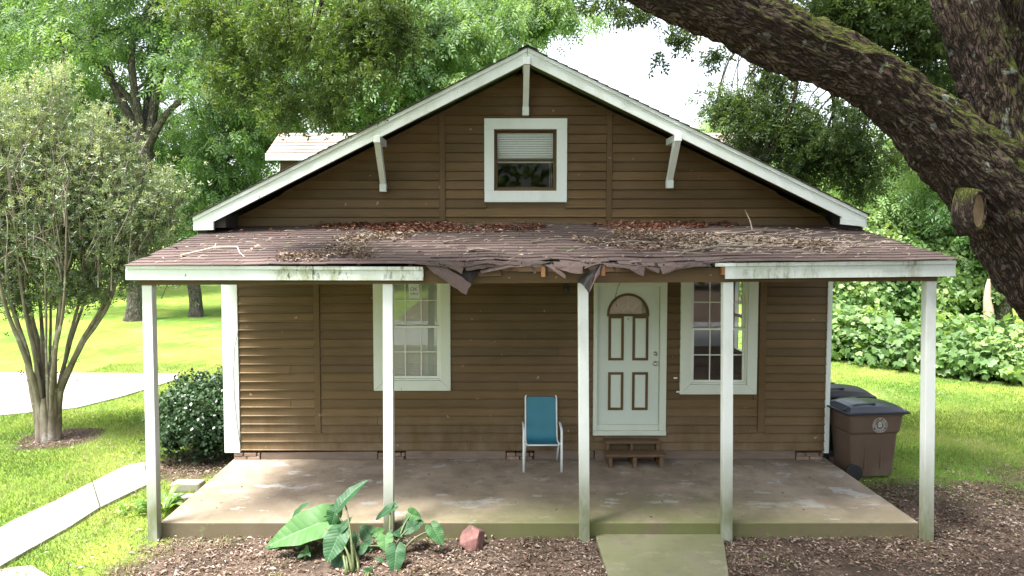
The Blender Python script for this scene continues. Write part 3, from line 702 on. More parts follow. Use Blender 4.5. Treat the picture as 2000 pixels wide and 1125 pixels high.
# door leaf with an arched hole
fcx = X(1227, 600); fz = Z(614); fr_ = (X(1266, 600)-X(1187, 600))/2-.012
leaf = MB(); nA = 24; zf = fz+.0
leaf.box(dx0, dx1, WY+.008, WY+.045, dz0+.002, zf)
arc = [(fcx+fr_*math.cos(PI*k/nA), zf+fr_*math.sin(PI*k/nA)) for k in range(nA+1)]   # right -> left over the top
leaf.prism([(dx0, zf+.0005), (arc[-1][0], zf+.0005)]+[arc[k] for k in range(nA-1, nA//2-1, -1)]+[(arc[nA//2][0], dzt), (dx0, dzt)], WY+.008, WY+.045)
leaf.prism([(arc[0][0], zf+.0005), (dx1, zf+.0005), (dx1, dzt), (arc[nA//2][0], dzt)]+[arc[k] for k in range(nA//2, 0, -1)], WY+.008, WY+.045)
leaf.build('door_leaf', M['door'], dr)
am = MB(); w_ = .036
for k in range(nA):
    a0, a1 = PI*k/nA, PI*(k+1)/nA
    def pt(a, r): return (fcx+r*math.cos(a), zf+r*math.sin(a))
    am.prism([pt(a0, fr_-.01), pt(a0, fr_-.01+w_), pt(a1, fr_-.01+w_), pt(a1, fr_-.01)], WY-.004, WY+.0075)
am.box(fcx-fr_-.026, fcx+fr_+.026, WY-.005, WY+.0075, zf-.03, zf+.006); am.build('fanlight_molding', M['batten'], dr)
MB().prism([(fcx+fr_*math.cos(PI*k/nA), zf+.007+fr_*math.sin(PI*k/nA)*.98) for k in range(nA+1)], WY+.022, WY+.026).build('fanlight_pane', M['glass'], dr)
cm = MB()
for a in (R(45), R(90), R(135)): cm.bar((fcx+.07*math.cos(a), WY+.02, zf+.07*math.sin(a)), (fcx+fr_*math.cos(a), WY+.02, zf+fr_*math.sin(a)), .006, .006)
cm.tube([(fcx+.08*math.cos(PI*k/12), WY+.02, zf+.01+.08*math.sin(PI*k/12)) for k in range(13)], .004, 5); cm.build('fanlight_caming', M['metal'], dr)
MB().box(fcx-fr_-.05, fcx+fr_+.05, WY+.05, WY+.055, zf-.1, zf+fr_+.1).build('fanlight_shade', plain('tan_shade', (.70, .60, .40), .8), dr)
for (a, b_, c, d) in ((1188, 1218, 617, 704), (1235, 1266, 617, 704), (1188, 1218, 727, 801), (1235, 1266, 727, 801)):
    xa, xb, za, zb_ = X(a, 700), X(b_, 700), Z(d), Z(c); t = .036
    q = MB().box(xa, xa+t, WY-.004, WY+.0075, za, zb_).box(xb-t, xb, WY-.004, WY+.0075, za, zb_).box(xa+t, xb-t, WY-.004, WY+.0075, za, za+t).box(xa+t, xb-t, WY-.004, WY+.0075, zb_-t, zb_)
    q.build('panel_molding', M['batten'], dr); MB().box(xa+t+.006, xb-t-.006, WY+.001, WY+.0078, za+t+.006, zb_-t-.006).build('door_panel', M['door'], dr, bevel=.003)
def lathe(prof, n, cx, cz, y0, name, mat, parent):
    V, Fc = [], []
    for (y, r) in prof:
        for k in range(n): V.append((cx+r*math.cos(2*PI*k/n), y0-y, cz+r*math.sin(2*PI*k/n)))
    for i in range(len(prof)-1):
        for k in range(n): Fc.append((i*n+k, i*n+(k+1) % n, (i+1)*n+(k+1) % n, (i+1)*n+k))
    Fc.append(tuple(range(len(V)-n, len(V)))); return MB().add(V, Fc).build(name, mat, parent, smooth=True)
kx = X(1280, 700)
lathe([(0, .035), (.008, .034), (.012, .015), (.03, .014), (.036, .026), (.05, .03), (.062, .024), (.066, .006)], 16, kx, Z(710), WY+.008, 'door_knob', M['metal'], dr)
lathe([(0, .033), (.01, .032), (.014, .022), (.02, .02), (.022, .004)], 16, kx, Z(691), WY+.008, 'deadbolt', M['metal'], dr)
lathe([(0, .009), (.004, .009), (.005, .003)], 10, X(1227, 620), Z(623), WY+.008, 'peephole', M['black'], dr)
# dangling cable in front of the fanlight
pts = [P(1214, 548, WY-.1), P(1206, 562, WY-.1), P(1202, 580, WY-.09), P(1204, 598, WY-.08)]
MB().tube(pts, .004, 6).build('dangling_cable', M['black'], H, smooth=True)
pts = [P(466, 640, WY-.05), P(458, 680, WY-.045), P(456, 730, WY-.045), P(458, 780, WY-.045), P(463, 830, WY-.045), P(469, 868, WY-.05)]
MB().tube(pts, .004, 6).build('loose_cable', M['black'], H, smooth=True)
# porch lantern stub
lx = X(1105, 565); lz = Z(562)
ln = MB().box(lx-.04, lx+.04, WY-.035, WY-.022, lz-.02, lz+.06); ln.tube([(lx, WY-.03, lz+.02), (lx, WY-.12, lz+.03), (lx, WY-.13, lz-.03)], .009, 8)
ln.tube([(lx, WY-.13, lz+.0), (lx, WY-.13, lz-.04), (lx, WY-.13, lz-.075), (lx, WY-.13, lz-.11)], [.045, .04, .02, .006], 8); ln.build('wall_lantern', M['black'], H)
# paint flakes by the door
for (a, b_) in ((1315, 737), (1320, 764)): MB().box(X(a, b_), X(a+7, b_), WY-.03, WY-.026, Z(b_+2), Z(b_-1)).build('paint_flake', M['white'], H)

# --- skirting boards and brick piers
def brick_pier(px0, px1, label=None):
    o = bpy.data.objects.new('pier', None); COL.objects.link(o); o.parent = H
    xa, xb = X(px0, 890), X(px1, 890); zz = SLAB_Z+.002; k = 0
    while zz < wz0-.03:
        h_ = .052; off = .09 if k % 2 else 0; xx = xa-off*.6
        while xx < xb-.03:
            x_a, x_b = max(xx, xa), min(xx+.19, xb)
            if x_b-x_a > .03:
                j = random.uniform(0, .015); MB().box(x_a+.004, x_b-.004, WY-.035+j, WY+.2, zz, zz+h_-.006).build('brick', M['brick'], o, bevel=.004)
            xx += .2
        zz += h_; k += 1
M['brick'] = weathered('mortared_old_brick', (.19, .12, .085), (.27, .20, .15), 14, .9, (.1, .09, .06), var=.3, bstr=.5)
for a, b_ in ((458, 509), (739, 791), (989, 1042), (1554, 1607)): brick_pier(a, b_)
for a, b_, y_ in ((510, 738, 881), (792, 988, 879), (1043, 1160, 878), (1290, 1553, 875), (1161, 1289, 876)):
    MB().prism([(X(a, 890)+.004, SLAB_Z+.004), (X(b_, 890)-.004, SLAB_Z+.004), (X(b_, 890)-.004, Z(y_)-.004), (X(a, 890)+.004, Z(y_)-(.02 if a == 510 else .004))], WY-.012, WY+.02).build('skirting_board', M['skirt'], H, bevel=.003)
MB().box(HX0+.05, HX1-.05, WY+.3, WY+.34, 0, wz0+.02).build('crawlspace_wall', M['felt'], H)

# --- main roof
rf = bpy.data.objects.new('main_roof', None); COL.objects.link(rf); rf.parent = H
TH = .035; YB = 20.4
sl_l = (apex.z-el.z)/(apex.x-el.x); sl_r = (apex.z-er.z)/(er.x-apex.x)
def roof_slab(xa, za, xb, zb_, y0, y1, t, name, mat, parent):
    return MB().prism([(xa, za-t), (xb, zb_-t), (xb, zb_), (xa, za)], y0, y1).build(name, mat, parent)
roof_slab(el.x-.02, el.z-.01, apex.x-.001, apex.z, RY+.03, YB, .03, 'roof_deck', M['felt'], rf)
roof_slab(apex.x+.001, apex.z, er.x+.02, er.z-.01, RY+.03, YB, .03, 'roof_deck', M['felt'], rf)
# shingle courses: overlapping strips, slightly wavy at the rake edge
for side in (0, 1):
    n_c = 34; V, Fc = [], []
    for i in range(n_c):
        for s_, seg in enumerate(range(int((YB-RY)/.33))):
            ya = RY-.03+seg*.33+(.16 if i % 2 else 0); yb_ = ya+.326
            if s_ == 0: ya = RY-.03-random.uniform(0, .015)
            t0, t1 = i/n_c, (i+1.12)/n_c
            if side == 0: xa, xb = el.x-.04+(apex.x-el.x+.04)*t0, min(apex.x, el.x-.04+(apex.x-el.x+.04)*t1)
            else: xa, xb = er.x+.04+(apex.x-er.x-.04)*t0, max(apex.x, er.x+.04+(apex.x-er.x-.04)*t1)
            za, zb_ = roofz(xa)+.018+random.uniform(0, .006), roofz(xb)+.004
            n0 = len(V)
            V += [(xa, ya, za), (xa, yb_, za), (xb, yb_, zb_), (xb, ya, zb_), (xa, ya, za-.016), (xa, yb_, za-.016), (xb, yb_, zb_-.006), (xb, ya, zb_-.006)]
            Fc += [(n0+a, n0+b_, n0+c, n0+d) for a, b_, c, d in ((0,1,2,3),(4,7,6,5),(0,4,5,1),(0,3,7,4),(1,5,6,2),(3,2,6,7))]
    o = MB().add(V, Fc).build('shingle_courses', M['shingle_main'], rf); o['kind'] = 'stuff'
cp = MB()
for k in range(34):
    ya = RY-.05+k*.31; z = apex.z+.03+.006*(k % 2)
    cp.add([(apex.x-.13, ya, z-.062), (apex.x, ya, z), (apex.x+.13, ya, z-.062), (apex.x-.13, ya+.33, z-.068), (apex.x, ya+.33, z-.006), (apex.x+.13, ya+.33, z-.068)], [(0,1,4,3),(1,2,5,4),(0,3,4,1),(1,4,5,2)])
o = cp.build('ridge_cap', M['shingle_main'], rf); o['kind'] = 'stuff'
# rake boards
fh = .205
def rk(xa, xb, pt_, pb, y0, y1, name='rake_board', mat=None):
    MB().prism([(xa, roofz(xa, pb)), (xb, roofz(xb, pb)), (xb, roofz(xb, pt_)), (xa, roofz(xa, pt_))], y0, y1).build(name, mat or M['rake'], H, bevel=.004)
rk(el.x+.24, apex.x-.002, -.012, -fh, RY, RY+.03); rk(apex.x+.002, er.x-.02, -.012, -fh, RY, RY+.03)
rk(el.x, apex.x-.004, -.002, -.055, RY-.018, RY-.0015); rk(apex.x+.004, er.x+.01, -.002, -.055, RY-.018, RY-.0015)
# boxed eave returns
rb_l = P(377, 450, RY); rr_l = P(417, 450, RY)
MB().prism([(el.x, rb_l.z), (rr_l.x, rb_l.z+.006), (rr_l.x, roofz(rr_l.x, -.11)), (el.x+.245, roofz(el.x+.24, -.02)), (el.x, roofz(el.x, -.02))], RY-.002, RY+.04).build('eave_return', M['white'], H, bevel=.004)
MB().box(el.x-.001, el.x+.03, RY+.042, RY+1.0, rb_l.z, el.z-.04).build('eave_fascia', M['white'], H)
a = P(1643, 418, RY); b2 = P(1688, 443, RY); c2 = P(1692, 418, RY)
MB().prism([(a.x, P(1643, 438, RY).z), (b2.x, b2.z), (b2.x, roofz(b2.x, -.10)), (a.x, roofz(a.x, -.215))], RY-.002, RY+.04).build('eave_return', M['rake'], H, bevel=.004)
MB().box(er.x-.02, er.x+.012, RY+.01, RY+1.0, b2.z-.01, er.z-.03).build('eave_fascia', M['white'], H)
rs = MB().box(P(440,417,RY).x-.17, P(440,417,RY).x-.02, RY+.06, WY, roofz(-3.9, -.34), roofz(-3.9, -.16)); rs.build('lookout', M['felt'], H)
# soffit boards under the overhang
MB().prism([(el.x+.1, roofz(el.x+.1, -.10)), (apex.x, roofz(apex.x-.001, -.10)), (apex.x, roofz(apex.x-.001, -.08)), (el.x+.1, roofz(el.x+.1, -.08))], RY+.035, WY+.1).build('soffit', M['batten'], H)
MB().prism([(apex.x, roofz(apex.x, -.10)), (er.x-.1, roofz(er.x-.1, -.10)), (er.x-.1, roofz(er.x-.1, -.08)), (apex.x, roofz(apex.x, -.08))], RY+.035, WY+.1).build('soffit', M['batten'], H)
MB().prism([(el.x+.04, 3.42), (HX0-.002, 3.42), (HX0-.002, roofz(HX0, -.101)), (el.x+.04, roofz(el.x+.04, -.101))], RY+.05, YB-.1).build('eave_shade_box', M['felt'], H)  # eave closure coloured near-black to paint in the shade under the roof edge
MB().prism([(HX1+.002, 3.42), (er.x-.03, 3.42), (er.x-.03, roofz(er.x-.03, -.101)), (HX1+.002, roofz(HX1, -.101))], RY+.05, YB-.1).build('eave_shade_box', M['felt'], H)
# knee braces
def brace(px_t, py_t, px_b, py_b, lab=None):
    t = P(px_t, py_t, RY-.03); bt = P(px_b, py_b, WY-.06); w_ = .095
    g = bpy.data.objects.new('knee_brace', None); COL.objects.link(g); g.parent = H
    xm = t.x
    MB().box(xm-w_/2, xm+w_/2, RY-.045, WY-.025, t.z-.095, t.z).build('arm', M['white'], g, bevel=.005)
    V = [(xm-w_/2+.006, RY-.02, t.z-.097), (xm+w_/2-.006, RY-.02, t.z-.097), (xm+w_/2-.006, RY+.14, t.z-.097), (xm-w_/2+.006, RY+.14, t.z-.097)]
    zb_ = bt.z+.12; B = [(xm-w_/2+.006, WY-.12, zb_), (xm+w_/2-.006, WY-.12, zb_), (xm+w_/2-.006, WY-.027, zb_+.0), (xm-w_/2+.006, WY-.027, zb_+.0)]
    MB().hexa(B+V).build('strut', M['white'], g, bevel=.004)
    MB().box(xm-w_/2, xm+w_/2, WY-.13, WY-.026, bt.z, zb_-.003).build('foot_block', M['white'], g, bevel=.005)
brace(736, 265, 742, 375); brace(1029, 112, 1029, 226); brace(1325, 262, 1318, 368)
# dormers on both slopes
def dormer(xe, sgn):
    g = bpy.data.objects.new('dormer', None); COL.objects.link(g); g.parent = H
    Ye, Yr, Yb = 13.0, 13.8, 14.6; ze = P(520, 299, Ye).z; zr = P(545, 260, Yr).z
    xi = xe+sgn*(-1)*3.2
    xa, xb = sorted((xe, xi))
    MB().add([(xa, Ye, ze), (xb, Ye, ze), (xb, Yr, zr), (xa, Yr, zr), (xa, Ye, ze-.03), (xb, Ye, ze-.03), (xb, Yr, zr-.03), (xa, Yr, zr-.03)], [(0,1,2,3),(7,6,5,4),(0,4,5,1),(1,5,6,2),(2,6,7,3),(3,7,4,0)]).build('roof_slope', M['shingle_pale'], g)
    MB().add([(xa, Yb, ze), (xa, Yr+.002, zr), (xb, Yr+.002, zr), (xb, Yb, ze), (xa, Yb, ze-.03), (xa, Yr+.002, zr-.03), (xb, Yr+.002, zr-.03), (xb, Yb, ze-.03)], [(0,1,2,3),(7,6,5,4),(0,4,5,1),(1,5,6,2),(2,6,7,3),(3,7,4,0)]).build('roof_slope', M['shingle_pale'], g)
    V, Fc = [], []
    for i in range(6):
        t0, t1 = i/6, (i+1.1)/6
        y0_, y1_ = Ye-.01+(Yr-Ye)*t0, min(Yr, Ye+(Yr-Ye)*t1); z0_, z1_ = ze+(zr-ze)*t0+.014, min(zr, ze+(zr-ze)*t1)+.004
        xx = xa
        while xx < xb: V_n = len(V); V += [(xx+.003, y0_, z0_), (min(xx+.33, xb), y0_, z0_), (min(xx+.33, xb), y1_, z1_), (xx+.003, y1_, z1_), (xx+.003, y0_, z0_-.01), (min(xx+.33, xb), y0_, z0_-.01)]; Fc += [(V_n, V_n+1, V_n+2, V_n+3), (V_n+4, V_n+5, V_n+1, V_n)]; xx += .33
    o = MB().add(V, Fc).build('shingle_courses', M['shingle_pale'], g); o['kind'] = 'stuff'
    MB().box(xa-.01, xb, Ye-.03, Ye-.002, ze-.13, ze-.005).build('fascia', M['white'], g)
    ws = sorted((xe-sgn*.2, xi))
    MB().box(ws[0], ws[1], Ye+.15, Yb-.15, 3.3, ze-.032).build('dormer_wall', M['siding'], g)
    MB().add([(xe-sgn*.2, Ye+.15, ze-.03), (xe-sgn*.2, Yb-.15, ze-.03), (xe-sgn*.2, Yr, zr-.04)], [(0,1,2)]).build('dormer_gable', M['siding'], g)
dormer(P(520, 299, 13.0).x, -1); dormer(5.05, 1)

# ------------------------------------------------------------------ porch
PFY = 7.95
# front edge of the roof, left to right
fe_l, fe_r = P(245, 519, PFY), P(1868, 508, PFY)
bk_l, bk_m, bk_r = P(419, 445, WY), P(1030, 434, WY), P(1660, 441, WY)
PX0, PX1 = fe_l.x, fe_r.x
bkx = [(419-CX), (1030-CX), (1660-CX)]
def surf(x, v):
    """porch roof surface: v = 0 eave .. 1 wall"""
    t = (x-PX0)/(PX1-PX0); zf_ = fe_l.z+(fe_r.z-fe_l.z)*t
    zb_ = (bk_l.z+(bk_m.z-bk_l.z)*t*2) if t < .5 else (bk_m.z+(bk_r.z-bk_m.z)*(t-.5)*2)
    z = zf_+(zb_-zf_)*v; y = PFY-.03+(WY-PFY+.03)*v
    z += .012*mnoise.noise(Vector((x*1.1, v*3, 1)))+.004*mnoise.noise(Vector((x*4, v*8, 5)))
    u = sm(-1.05, -.6, x)*sm(2.55, 2.2, x)                       # broken stretch
    e = math.exp(-(v/.09))
    z += u*e*(-.030+.05*mnoise.noise(Vector((x*2.6, 0, 9)))-.03*sm(1.2, 1.8, x)*sm(2.4, 1.9, x)); y -= u*e*.02*mnoise.noise(Vector((x*3, 4, 9)))
    return Vector((x, y, z))
pr = bpy.data.objects.new('porch_roof', None); COL.objects.link(pr); pr.parent = H
# deck
V, Fc = [], []
NXd, NYd = 60, 10
for j in range(NYd+1):
    for i in range(NXd+1):
        x = PX0+.02+(PX1-PX0-.04)*i/NXd; v = .035+.965*j/NYd
        p = surf(x, v); V.append((p.x, p.y, p.z-.012))
for j in range(NYd):
    for i in range(NXd): a = j*(NXd+1)+i; Fc.append((a, a+1, a+NXd+2, a+NXd+1))
nV = len(V); V += [(a_, b_, c-.022) for a_, b_, c in V]; Fc += [(q[3]+nV, q[2]+nV, q[1]+nV, q[0]+nV) for q in Fc]
MB().add(V, Fc).build('roof_deck', M['felt'], pr)
# shingles, one object each for the front courses
NC = 17; tw = .322; count = 0; rest = MB()
def shingle(x0_, x1_, v0, v1, lift0, mb):
    V = []
    for zoff in (0, -.009):
        for (x, v, l) in ((x0_, v0, lift0), ((x0_+x1_)/2, v0, lift0), (x1_, v0, lift0), (x1_, v1, .002), ((x0_+x1_)/2, v1, .002), (x0_, v1, .002)):
            p = surf(x, min(v, 1.0)); V.append((p.x, p.y, p.z+l+zoff))
    mb.add(V, [(0,1,4,5),(1,2,3,4),(11,10,7,6),(10,9,8,7),(0,6,7,1),(1,7,8,2),(2,8,9,3),(5,11,6,0)])
for c in range(NC):
    v0 = c/NC-.004; v1 = v0+1.25/NC; x = PX0-random.uniform(.0, .02)-(c*.41 % tw)
    while x < PX1:
        xa, xb = max(x+.002, PX0-.01), min(x+tw-.002, PX1+.012)
        if xb-xa > .05:
            brk = c == 0 and -.95 < (xa+xb)/2 < 2.35 and random.random() < .35
            if not brk:
                dv = random.uniform(-.0025, .0025) + (random.uniform(-.02, .012) if (c < 2 and -1 < x < 2.4) else 0)
                lift = .012+random.uniform(0, .004)+(random.uniform(0, .012) if c < 3 and -1 < x < 2.4 else 0)
                if c < 9 and count < 280:
                    mb = MB(); shingle(xa, xb, v0+dv, v1, lift, mb); mb.build('shingle', M['shingle'], pr); count += 1
                else: shingle(xa, xb, v0+dv, v1, lift, rest)
        x += tw
o = rest.build('shingle_courses', M['shingle'], pr); o['kind'] = 'stuff'
# torn, hanging shingles along the broken eave (measured outlines, each with its own depth and curl)
def Zc(zx, zy): return 760+zx/2.857, 420+zy/2.857
FL = [([(178,266),(242,262),(330,300),(460,385),(430,446),(300,358)], (.0,.0,.03,.10,.13,.06)),
      ([(262,254),(420,264),(405,330),(340,296)], (0,0,.09,.05)),
      ([(428,270),(585,260),(586,290),(428,310)], (0,0,.05,.06)),
      ([(510,308),(590,288),(850,266),(852,284),(700,290),(600,306),(512,326)], (.03,.03,0,.03,.05,.05,.06)),
      ([(400,300),(520,300),(445,392),(380,345)], (-.06,-.06,.02,0)),
      ([(850,266),(915,276),(985,338),(984,356),(905,302)], (0,0,.07,.09,.04)),
      ([(915,262),(1087,266),(1080,326),(1012,322),(922,288)], (0,0,.08,.09,.04)),
      ([(1183,270),(1150,330),(1112,434),(1088,398),(1050,362),(1092,332)], (0,.03,.12,.10,-.03,-.05)),
      ([(1186,268),(1176,330),(1116,436),(1150,330)], (.02,.07,.13,.06)),
      ([(1088,292),(1180,258),(1185,270),(1092,300)], (.0,0,.03,.03)),
      ([(1185,268),(1342,280),(1345,302),(1225,290)], (0,0,.05,.04)),
      ([(1340,280),(1428,292),(1420,342),(1348,306)], (0,0,.08,.05)),
      ([(1430,292),(1512,298),(1505,326)], (0,0,.06)),
      ([(1512,292),(1640,270),(1690,262),(1640,294),(1525,330)], (0,0,0,.05,.07)),
      ([(585,262),(740,258),(735,280),(590,290)], (0,0,.03,.04)), ([(742,256),(900,258),(850,276),(742,282)], (0,0,.03,.03))]
for fi, (poly, dep) in enumerate(FL):
    rp_, rd_ = [], []
    for q in range(len(poly)):
        (a0, b0), (a1, b1_) = poly[q], poly[(q+1) % len(poly)]; d0, d1 = dep[q], dep[(q+1) % len(poly)]; ns_ = max(1, int(math.hypot(a1-a0, b1_-b0)/28))
        for w3 in range(ns_):
            t = w3/ns_; jj = 0 if w3 == 0 else 1; rp_.append((a0+(a1-a0)*t+jj*random.uniform(-4, 4), b0+(b1_-b0)*t+jj*random.uniform(-4.5, 4.5))); rd_.append(d0+(d1-d0)*t+jj*random.uniform(-.012, .012))
    poly, dep = rp_, rd_
    fp = [P(*Zc(a, b_), PFY-.045-d*.8) for (a, b_), d in zip(poly, dep)]
    c = sum(fp, Vector())/len(fp); c.y -= .012
    n_ = len(fp); V = fp+[c]+[p+Vector((0, .007, .002)) for p in fp]+[c+Vector((0, .007, 0))]
    Fc = [(i+0, n_, (i+1) % n_) for i in range(n_)]+[((i+1) % n_+n_+1, 2*n_+1, i+n_+1) for i in range(n_)]+[(i, (i+1) % n_, (i+1) % n_+n_+1, i+n_+1) for i in range(n_)]
    o = MB().add(V, Fc).build('torn_shingle', M['felt'] if fi in (4, 7) else M['shingle'], pr)
for k in range(46):
    a = random.uniform(200, 1820); y0_ = 262+random.uniform(0, 22); L = random.uniform(10, 46); p0 = P(*Zc(a, y0_), PFY-.02); p1 = P(*Zc(a+random.uniform(-22, 22), y0_+L), PFY-.03-random.uniform(0, .05)); w3 = random.uniform(.006, .03)
    MB().add([(p0.x-w3, p0.y, p0.z), (p0.x+w3, p0.y, p0.z+.004), (p1.x+w3*.5, p1.y, p1.z), (p1.x-w3*.2, p1.y-.006, p1.z-.012), (p0.x-w3, p0.y+.006, p0.z), (p0.x+w3, p0.y+.006, p0.z+.004), (p1.x+w3*.5, p1.y+.005, p1.z), (p1.x-w3*.2, p1.y, p1.z-.012)], [(0,3,2,1),(4,5,6,7),(0,4,7,3),(1,2,6,5),(3,7,6,2)]).build('torn_scrap', M['felt'] if k % 3 else M['shingle'], pr)
for (zx, zy, w3, h3) in ((560, 322, 60, 20), (880, 300, 150, 16), (1300, 302, 170, 15), (700, 300, 120, 14)):
    p0 = P(*Zc(zx, zy), PFY+.03); MB().hexa([(p0.x-w3/480, PFY+.02, p0.z-h3/480), (p0.x+w3/480, PFY+.03, p0.z-h3/600), (p0.x+w3/430, PFY+.05, p0.z-h3/480), (p0.x-w3/480, PFY+.05, p0.z-h3/480), (p0.x-w3/430, PFY+.02, p0.z+h3/480), (p0.x+w3/500, PFY+.03, p0.z+h3/480), (p0.x+w3/480, PFY+.05, p0.z+h3/480), (p0.x-w3/480, PFY+.05, p0.z+h3/480)]).build('splintered_board', M['brownwood'], pr)
# fascia boards
def fboard(pa, pb, ya, yb_, Y, th, name, mat):
    (xa, za0, za1), (xb, zb0, zb1) = ya, yb_
    A0, A1, B0, B1 = P(xa, za1, Y), P(xa, za0, Y), P(xb, zb1, Y), P(xb, zb0, Y)
    MB().prism([(A0.x, A0.z), (B0.x, B0.z), (B1.x, B1.z), (A1.x, A1.z)], Y, Y+th).build(name, mat, H, bevel=.004)
fboard(0, 0, (245, 520, 547), (827, 525, 548), PFY, .025, 'porch_fascia', M['fascia'])
fboard(0, 0, (245, 518, 525), (826, 521, 528), PFY-.018, .017, 'drip_edge', M['fascia'])
fboard(0, 0, (1417, 519, 545), (1867, 513, 540), PFY, .025, 'porch_fascia', M['fascia'])
fboard(0, 0, (1397, 514, 521), (1868, 508, 516), PFY-.018, .017, 'drip_edge', M['fascia'])
# side fascias
for (xx, zf0) in ((PX0+.004, fe_l.z), (PX1-.03, fe_r.z)):
    zz = surf(xx, 1).z; MB().add([(xx, PFY+.026, zf0-.16), (xx+.025, PFY+.026, zf0-.16), (xx+.025, WY-.05, zz-.16), (xx, WY-.05, zz-.16), (xx, PFY+.026, zf0-.02), (xx+.025, PFY+.026, zf0-.02), (xx+.025, WY-.05, zz-.02), (xx, WY-.05, zz-.02)], [(3,2,1,0),(4,5,6,7),(0,1,5,4),(1,2,6,5),(2,3,7,6),(3,0,4,7)]).build('porch_side_fascia', M['white'], H)
# beam on the posts, rafters, ceiling
BY = 8.03
bl0, bl1 = P(272, 557, BY), P(1831, 549, BY)
MB().prism([(bl0.x, bl0.z), (bl1.x, bl1.z), (bl1.x, bl1.z+.17), (bl0.x, bl0.z+.16)], BY, BY+.10).build('porch_beam', M['batten'], H, bevel=.004)
for i in range(16):
    x = PX0+.25+(PX1-PX0-.5)*i/15; a = surf(x, .06); b_ = surf(x, 1)
    zb_ = bl0.z+(bl1.z-bl0.z)*(x-bl0.x)/(bl1.x-bl0.x)+.17
    MB().add([(x-.02, BY-.04, zb_+.002), (x+.02, BY-.04, zb_+.002), (x+.02, WY-.03, b_.z-.15), (x-.02, WY-.03, b_.z-.15), (x-.02, BY-.04, a.z-.036), (x+.02, BY-.04, a.z-.036), (x+.02, WY-.03, b_.z-.036), (x-.02, WY-.03, b_.z-.036)], [(3,2,1,0),(4,5,6,7),(0,1,5,4),(1,2,6,5),(2,3,7,6),(3,0,4,7)]).build('rafter', M['batten'], H)
for (a, y_) in ((1061, 532), (1178, 530), (1413, 528)):
    p = P(a, y_, BY-.045); MB().box(p.x-.022, p.x+.022, BY-.06, BY-.002, p.z-.05, p.z+.06).build('rafter_end', M['rawwood'], H)
cz = bl0.z+.19
MB().add([(PX0+.1, BY+.12, cz), (PX1-.1, BY+.12, cz+.05), (PX1-.1, WY-.04, cz+.22), (PX0+.1, WY-.04, cz+.2)], [(0,1,2,3)]).build('porch_ceiling', M['batten'], H)
# posts: top and bottom measured separately, each leans a little
posts = [((277, 300), (288, 312), 1056, (.0)), ((747, 767), (749, 768), 1036, 0), ((1130, 1149), (1132, 1153), 1063, 0), ((1412, 1434), (1411, 1432), 1063, 0), ((1805, 1829), (1800, 1824), 1057, 0)]
PY = 8.045
for i, (tp, bt, yb_, _) in enumerate(posts):
    wpx = .108
    yy = PY+.11
    ty = 553
    tl, tr, bl_, br_ = P(tp[0], ty, PY), P(tp[1], ty, PY), P(bt[0], yb_, PY), P(bt[1], yb_, PY)
    tcx, bcx = (tl.x+tr.x)/2, (bl_.x+br_.x)/2
    if i == 0: tcx -= .012; bcx -= .012
    if i == 4: tcx += .015; bcx += .015
    hw = .056; zt_ = bl0.z+(bl1.z-bl0.z)*(tcx-bl0.x)/(bl1.x-bl0.x)-.002
    yo = .0 if i != 1 else .0
    MB().hexa([(bcx-hw, PY, -.02), (bcx+hw, PY, -.02), (bcx+hw, PY+.108, -.02), (bcx-hw, PY+.108, -.02), (tcx-hw, PY, zt_), (tcx+hw, PY, zt_), (tcx+hw, PY+.108, zt_), (tcx-hw, PY+.108, zt_)]).build('porch_post', M['post'], H, bevel=.005)

# ================================================================== STEPS, CHAIR, BINS, ROCK, BLOCKS
st_c = P(1232, 915, 10.1)
xa, xb = X(1178, 880), X(1283, 880); y_f = G(1230, 915, SLAB_Z).y
ST = empty('wooden_steps', ((xa+xb)/2, (y_f+WY)/2, SLAB_Z), 'small brown two-step wooden stairs below the front door', 'steps')
zt1 = Z(852)-.02; z_mid = SLAB_Z+.20; ymid = WY-.20
MB().box(xa-.0, xb+.0, ymid-.02, WY-.03, zt1-.03, zt1).build('tread', M['brownwood'], ST, bevel=.004)
MB().box(xa-.02, xb+.04, y_f-.01, ymid+.02, z_mid-.035, z_mid).build('tread', M['brownwood'], ST, bevel=.004)
for xx in (xa+.02, (xa+xb)/2-.03, xb-.05):
    MB().box(xx, xx+.04, ymid+.0, WY-.04, SLAB_Z, zt1-.032).build('support', M['brownwood'], ST, bevel=.003)
    MB().box(xx+.008, xx+.058, y_f+.015, ymid-.003, SLAB_Z, z_mid-.037).build('support', M['brownwood'], ST, bevel=.003)

m, n, b = newmat('teal_sling_mesh'); v = tc(n); wv = n.nodes.new('ShaderNodeTexWave'); wv.inputs['Scale'].default_value = 60; n.links.new(v, wv.inputs[0])
f = noise_n(n, v, 5, 4); col = mixc(n, f, (.022, .15, .21), (.045, .22, .29)); col = mixc(n, math_n(n, 'MULTIPLY', wv.outputs[1], .2), col, (.01, .08, .1))
n.links.new(col, b.inputs['Base Color']); b.inputs['Roughness'].default_value = .6; bump(n, b, wv.outputs[1], .2, .002); M['sling'] = m
M['chairwhite'] = weathered('white_chair_tube', (.7, .72, .72), (.78, .8, .8), 8, .35, (.45, .4, .3), (.68, .75), var=0)
yf = G(1060, 922, SLAB_Z).y; cxm = P(1060, 900, yf).x; hwc = (P(1097, 900, yf).x-P(1023, 900, yf).x)/2
CH = empty('patio_chair', (cxm, yf+.25, SLAB_Z), 'white-framed patio chair with teal sling seat against the brown wall', 'chair')
az = SLAB_Z+.60
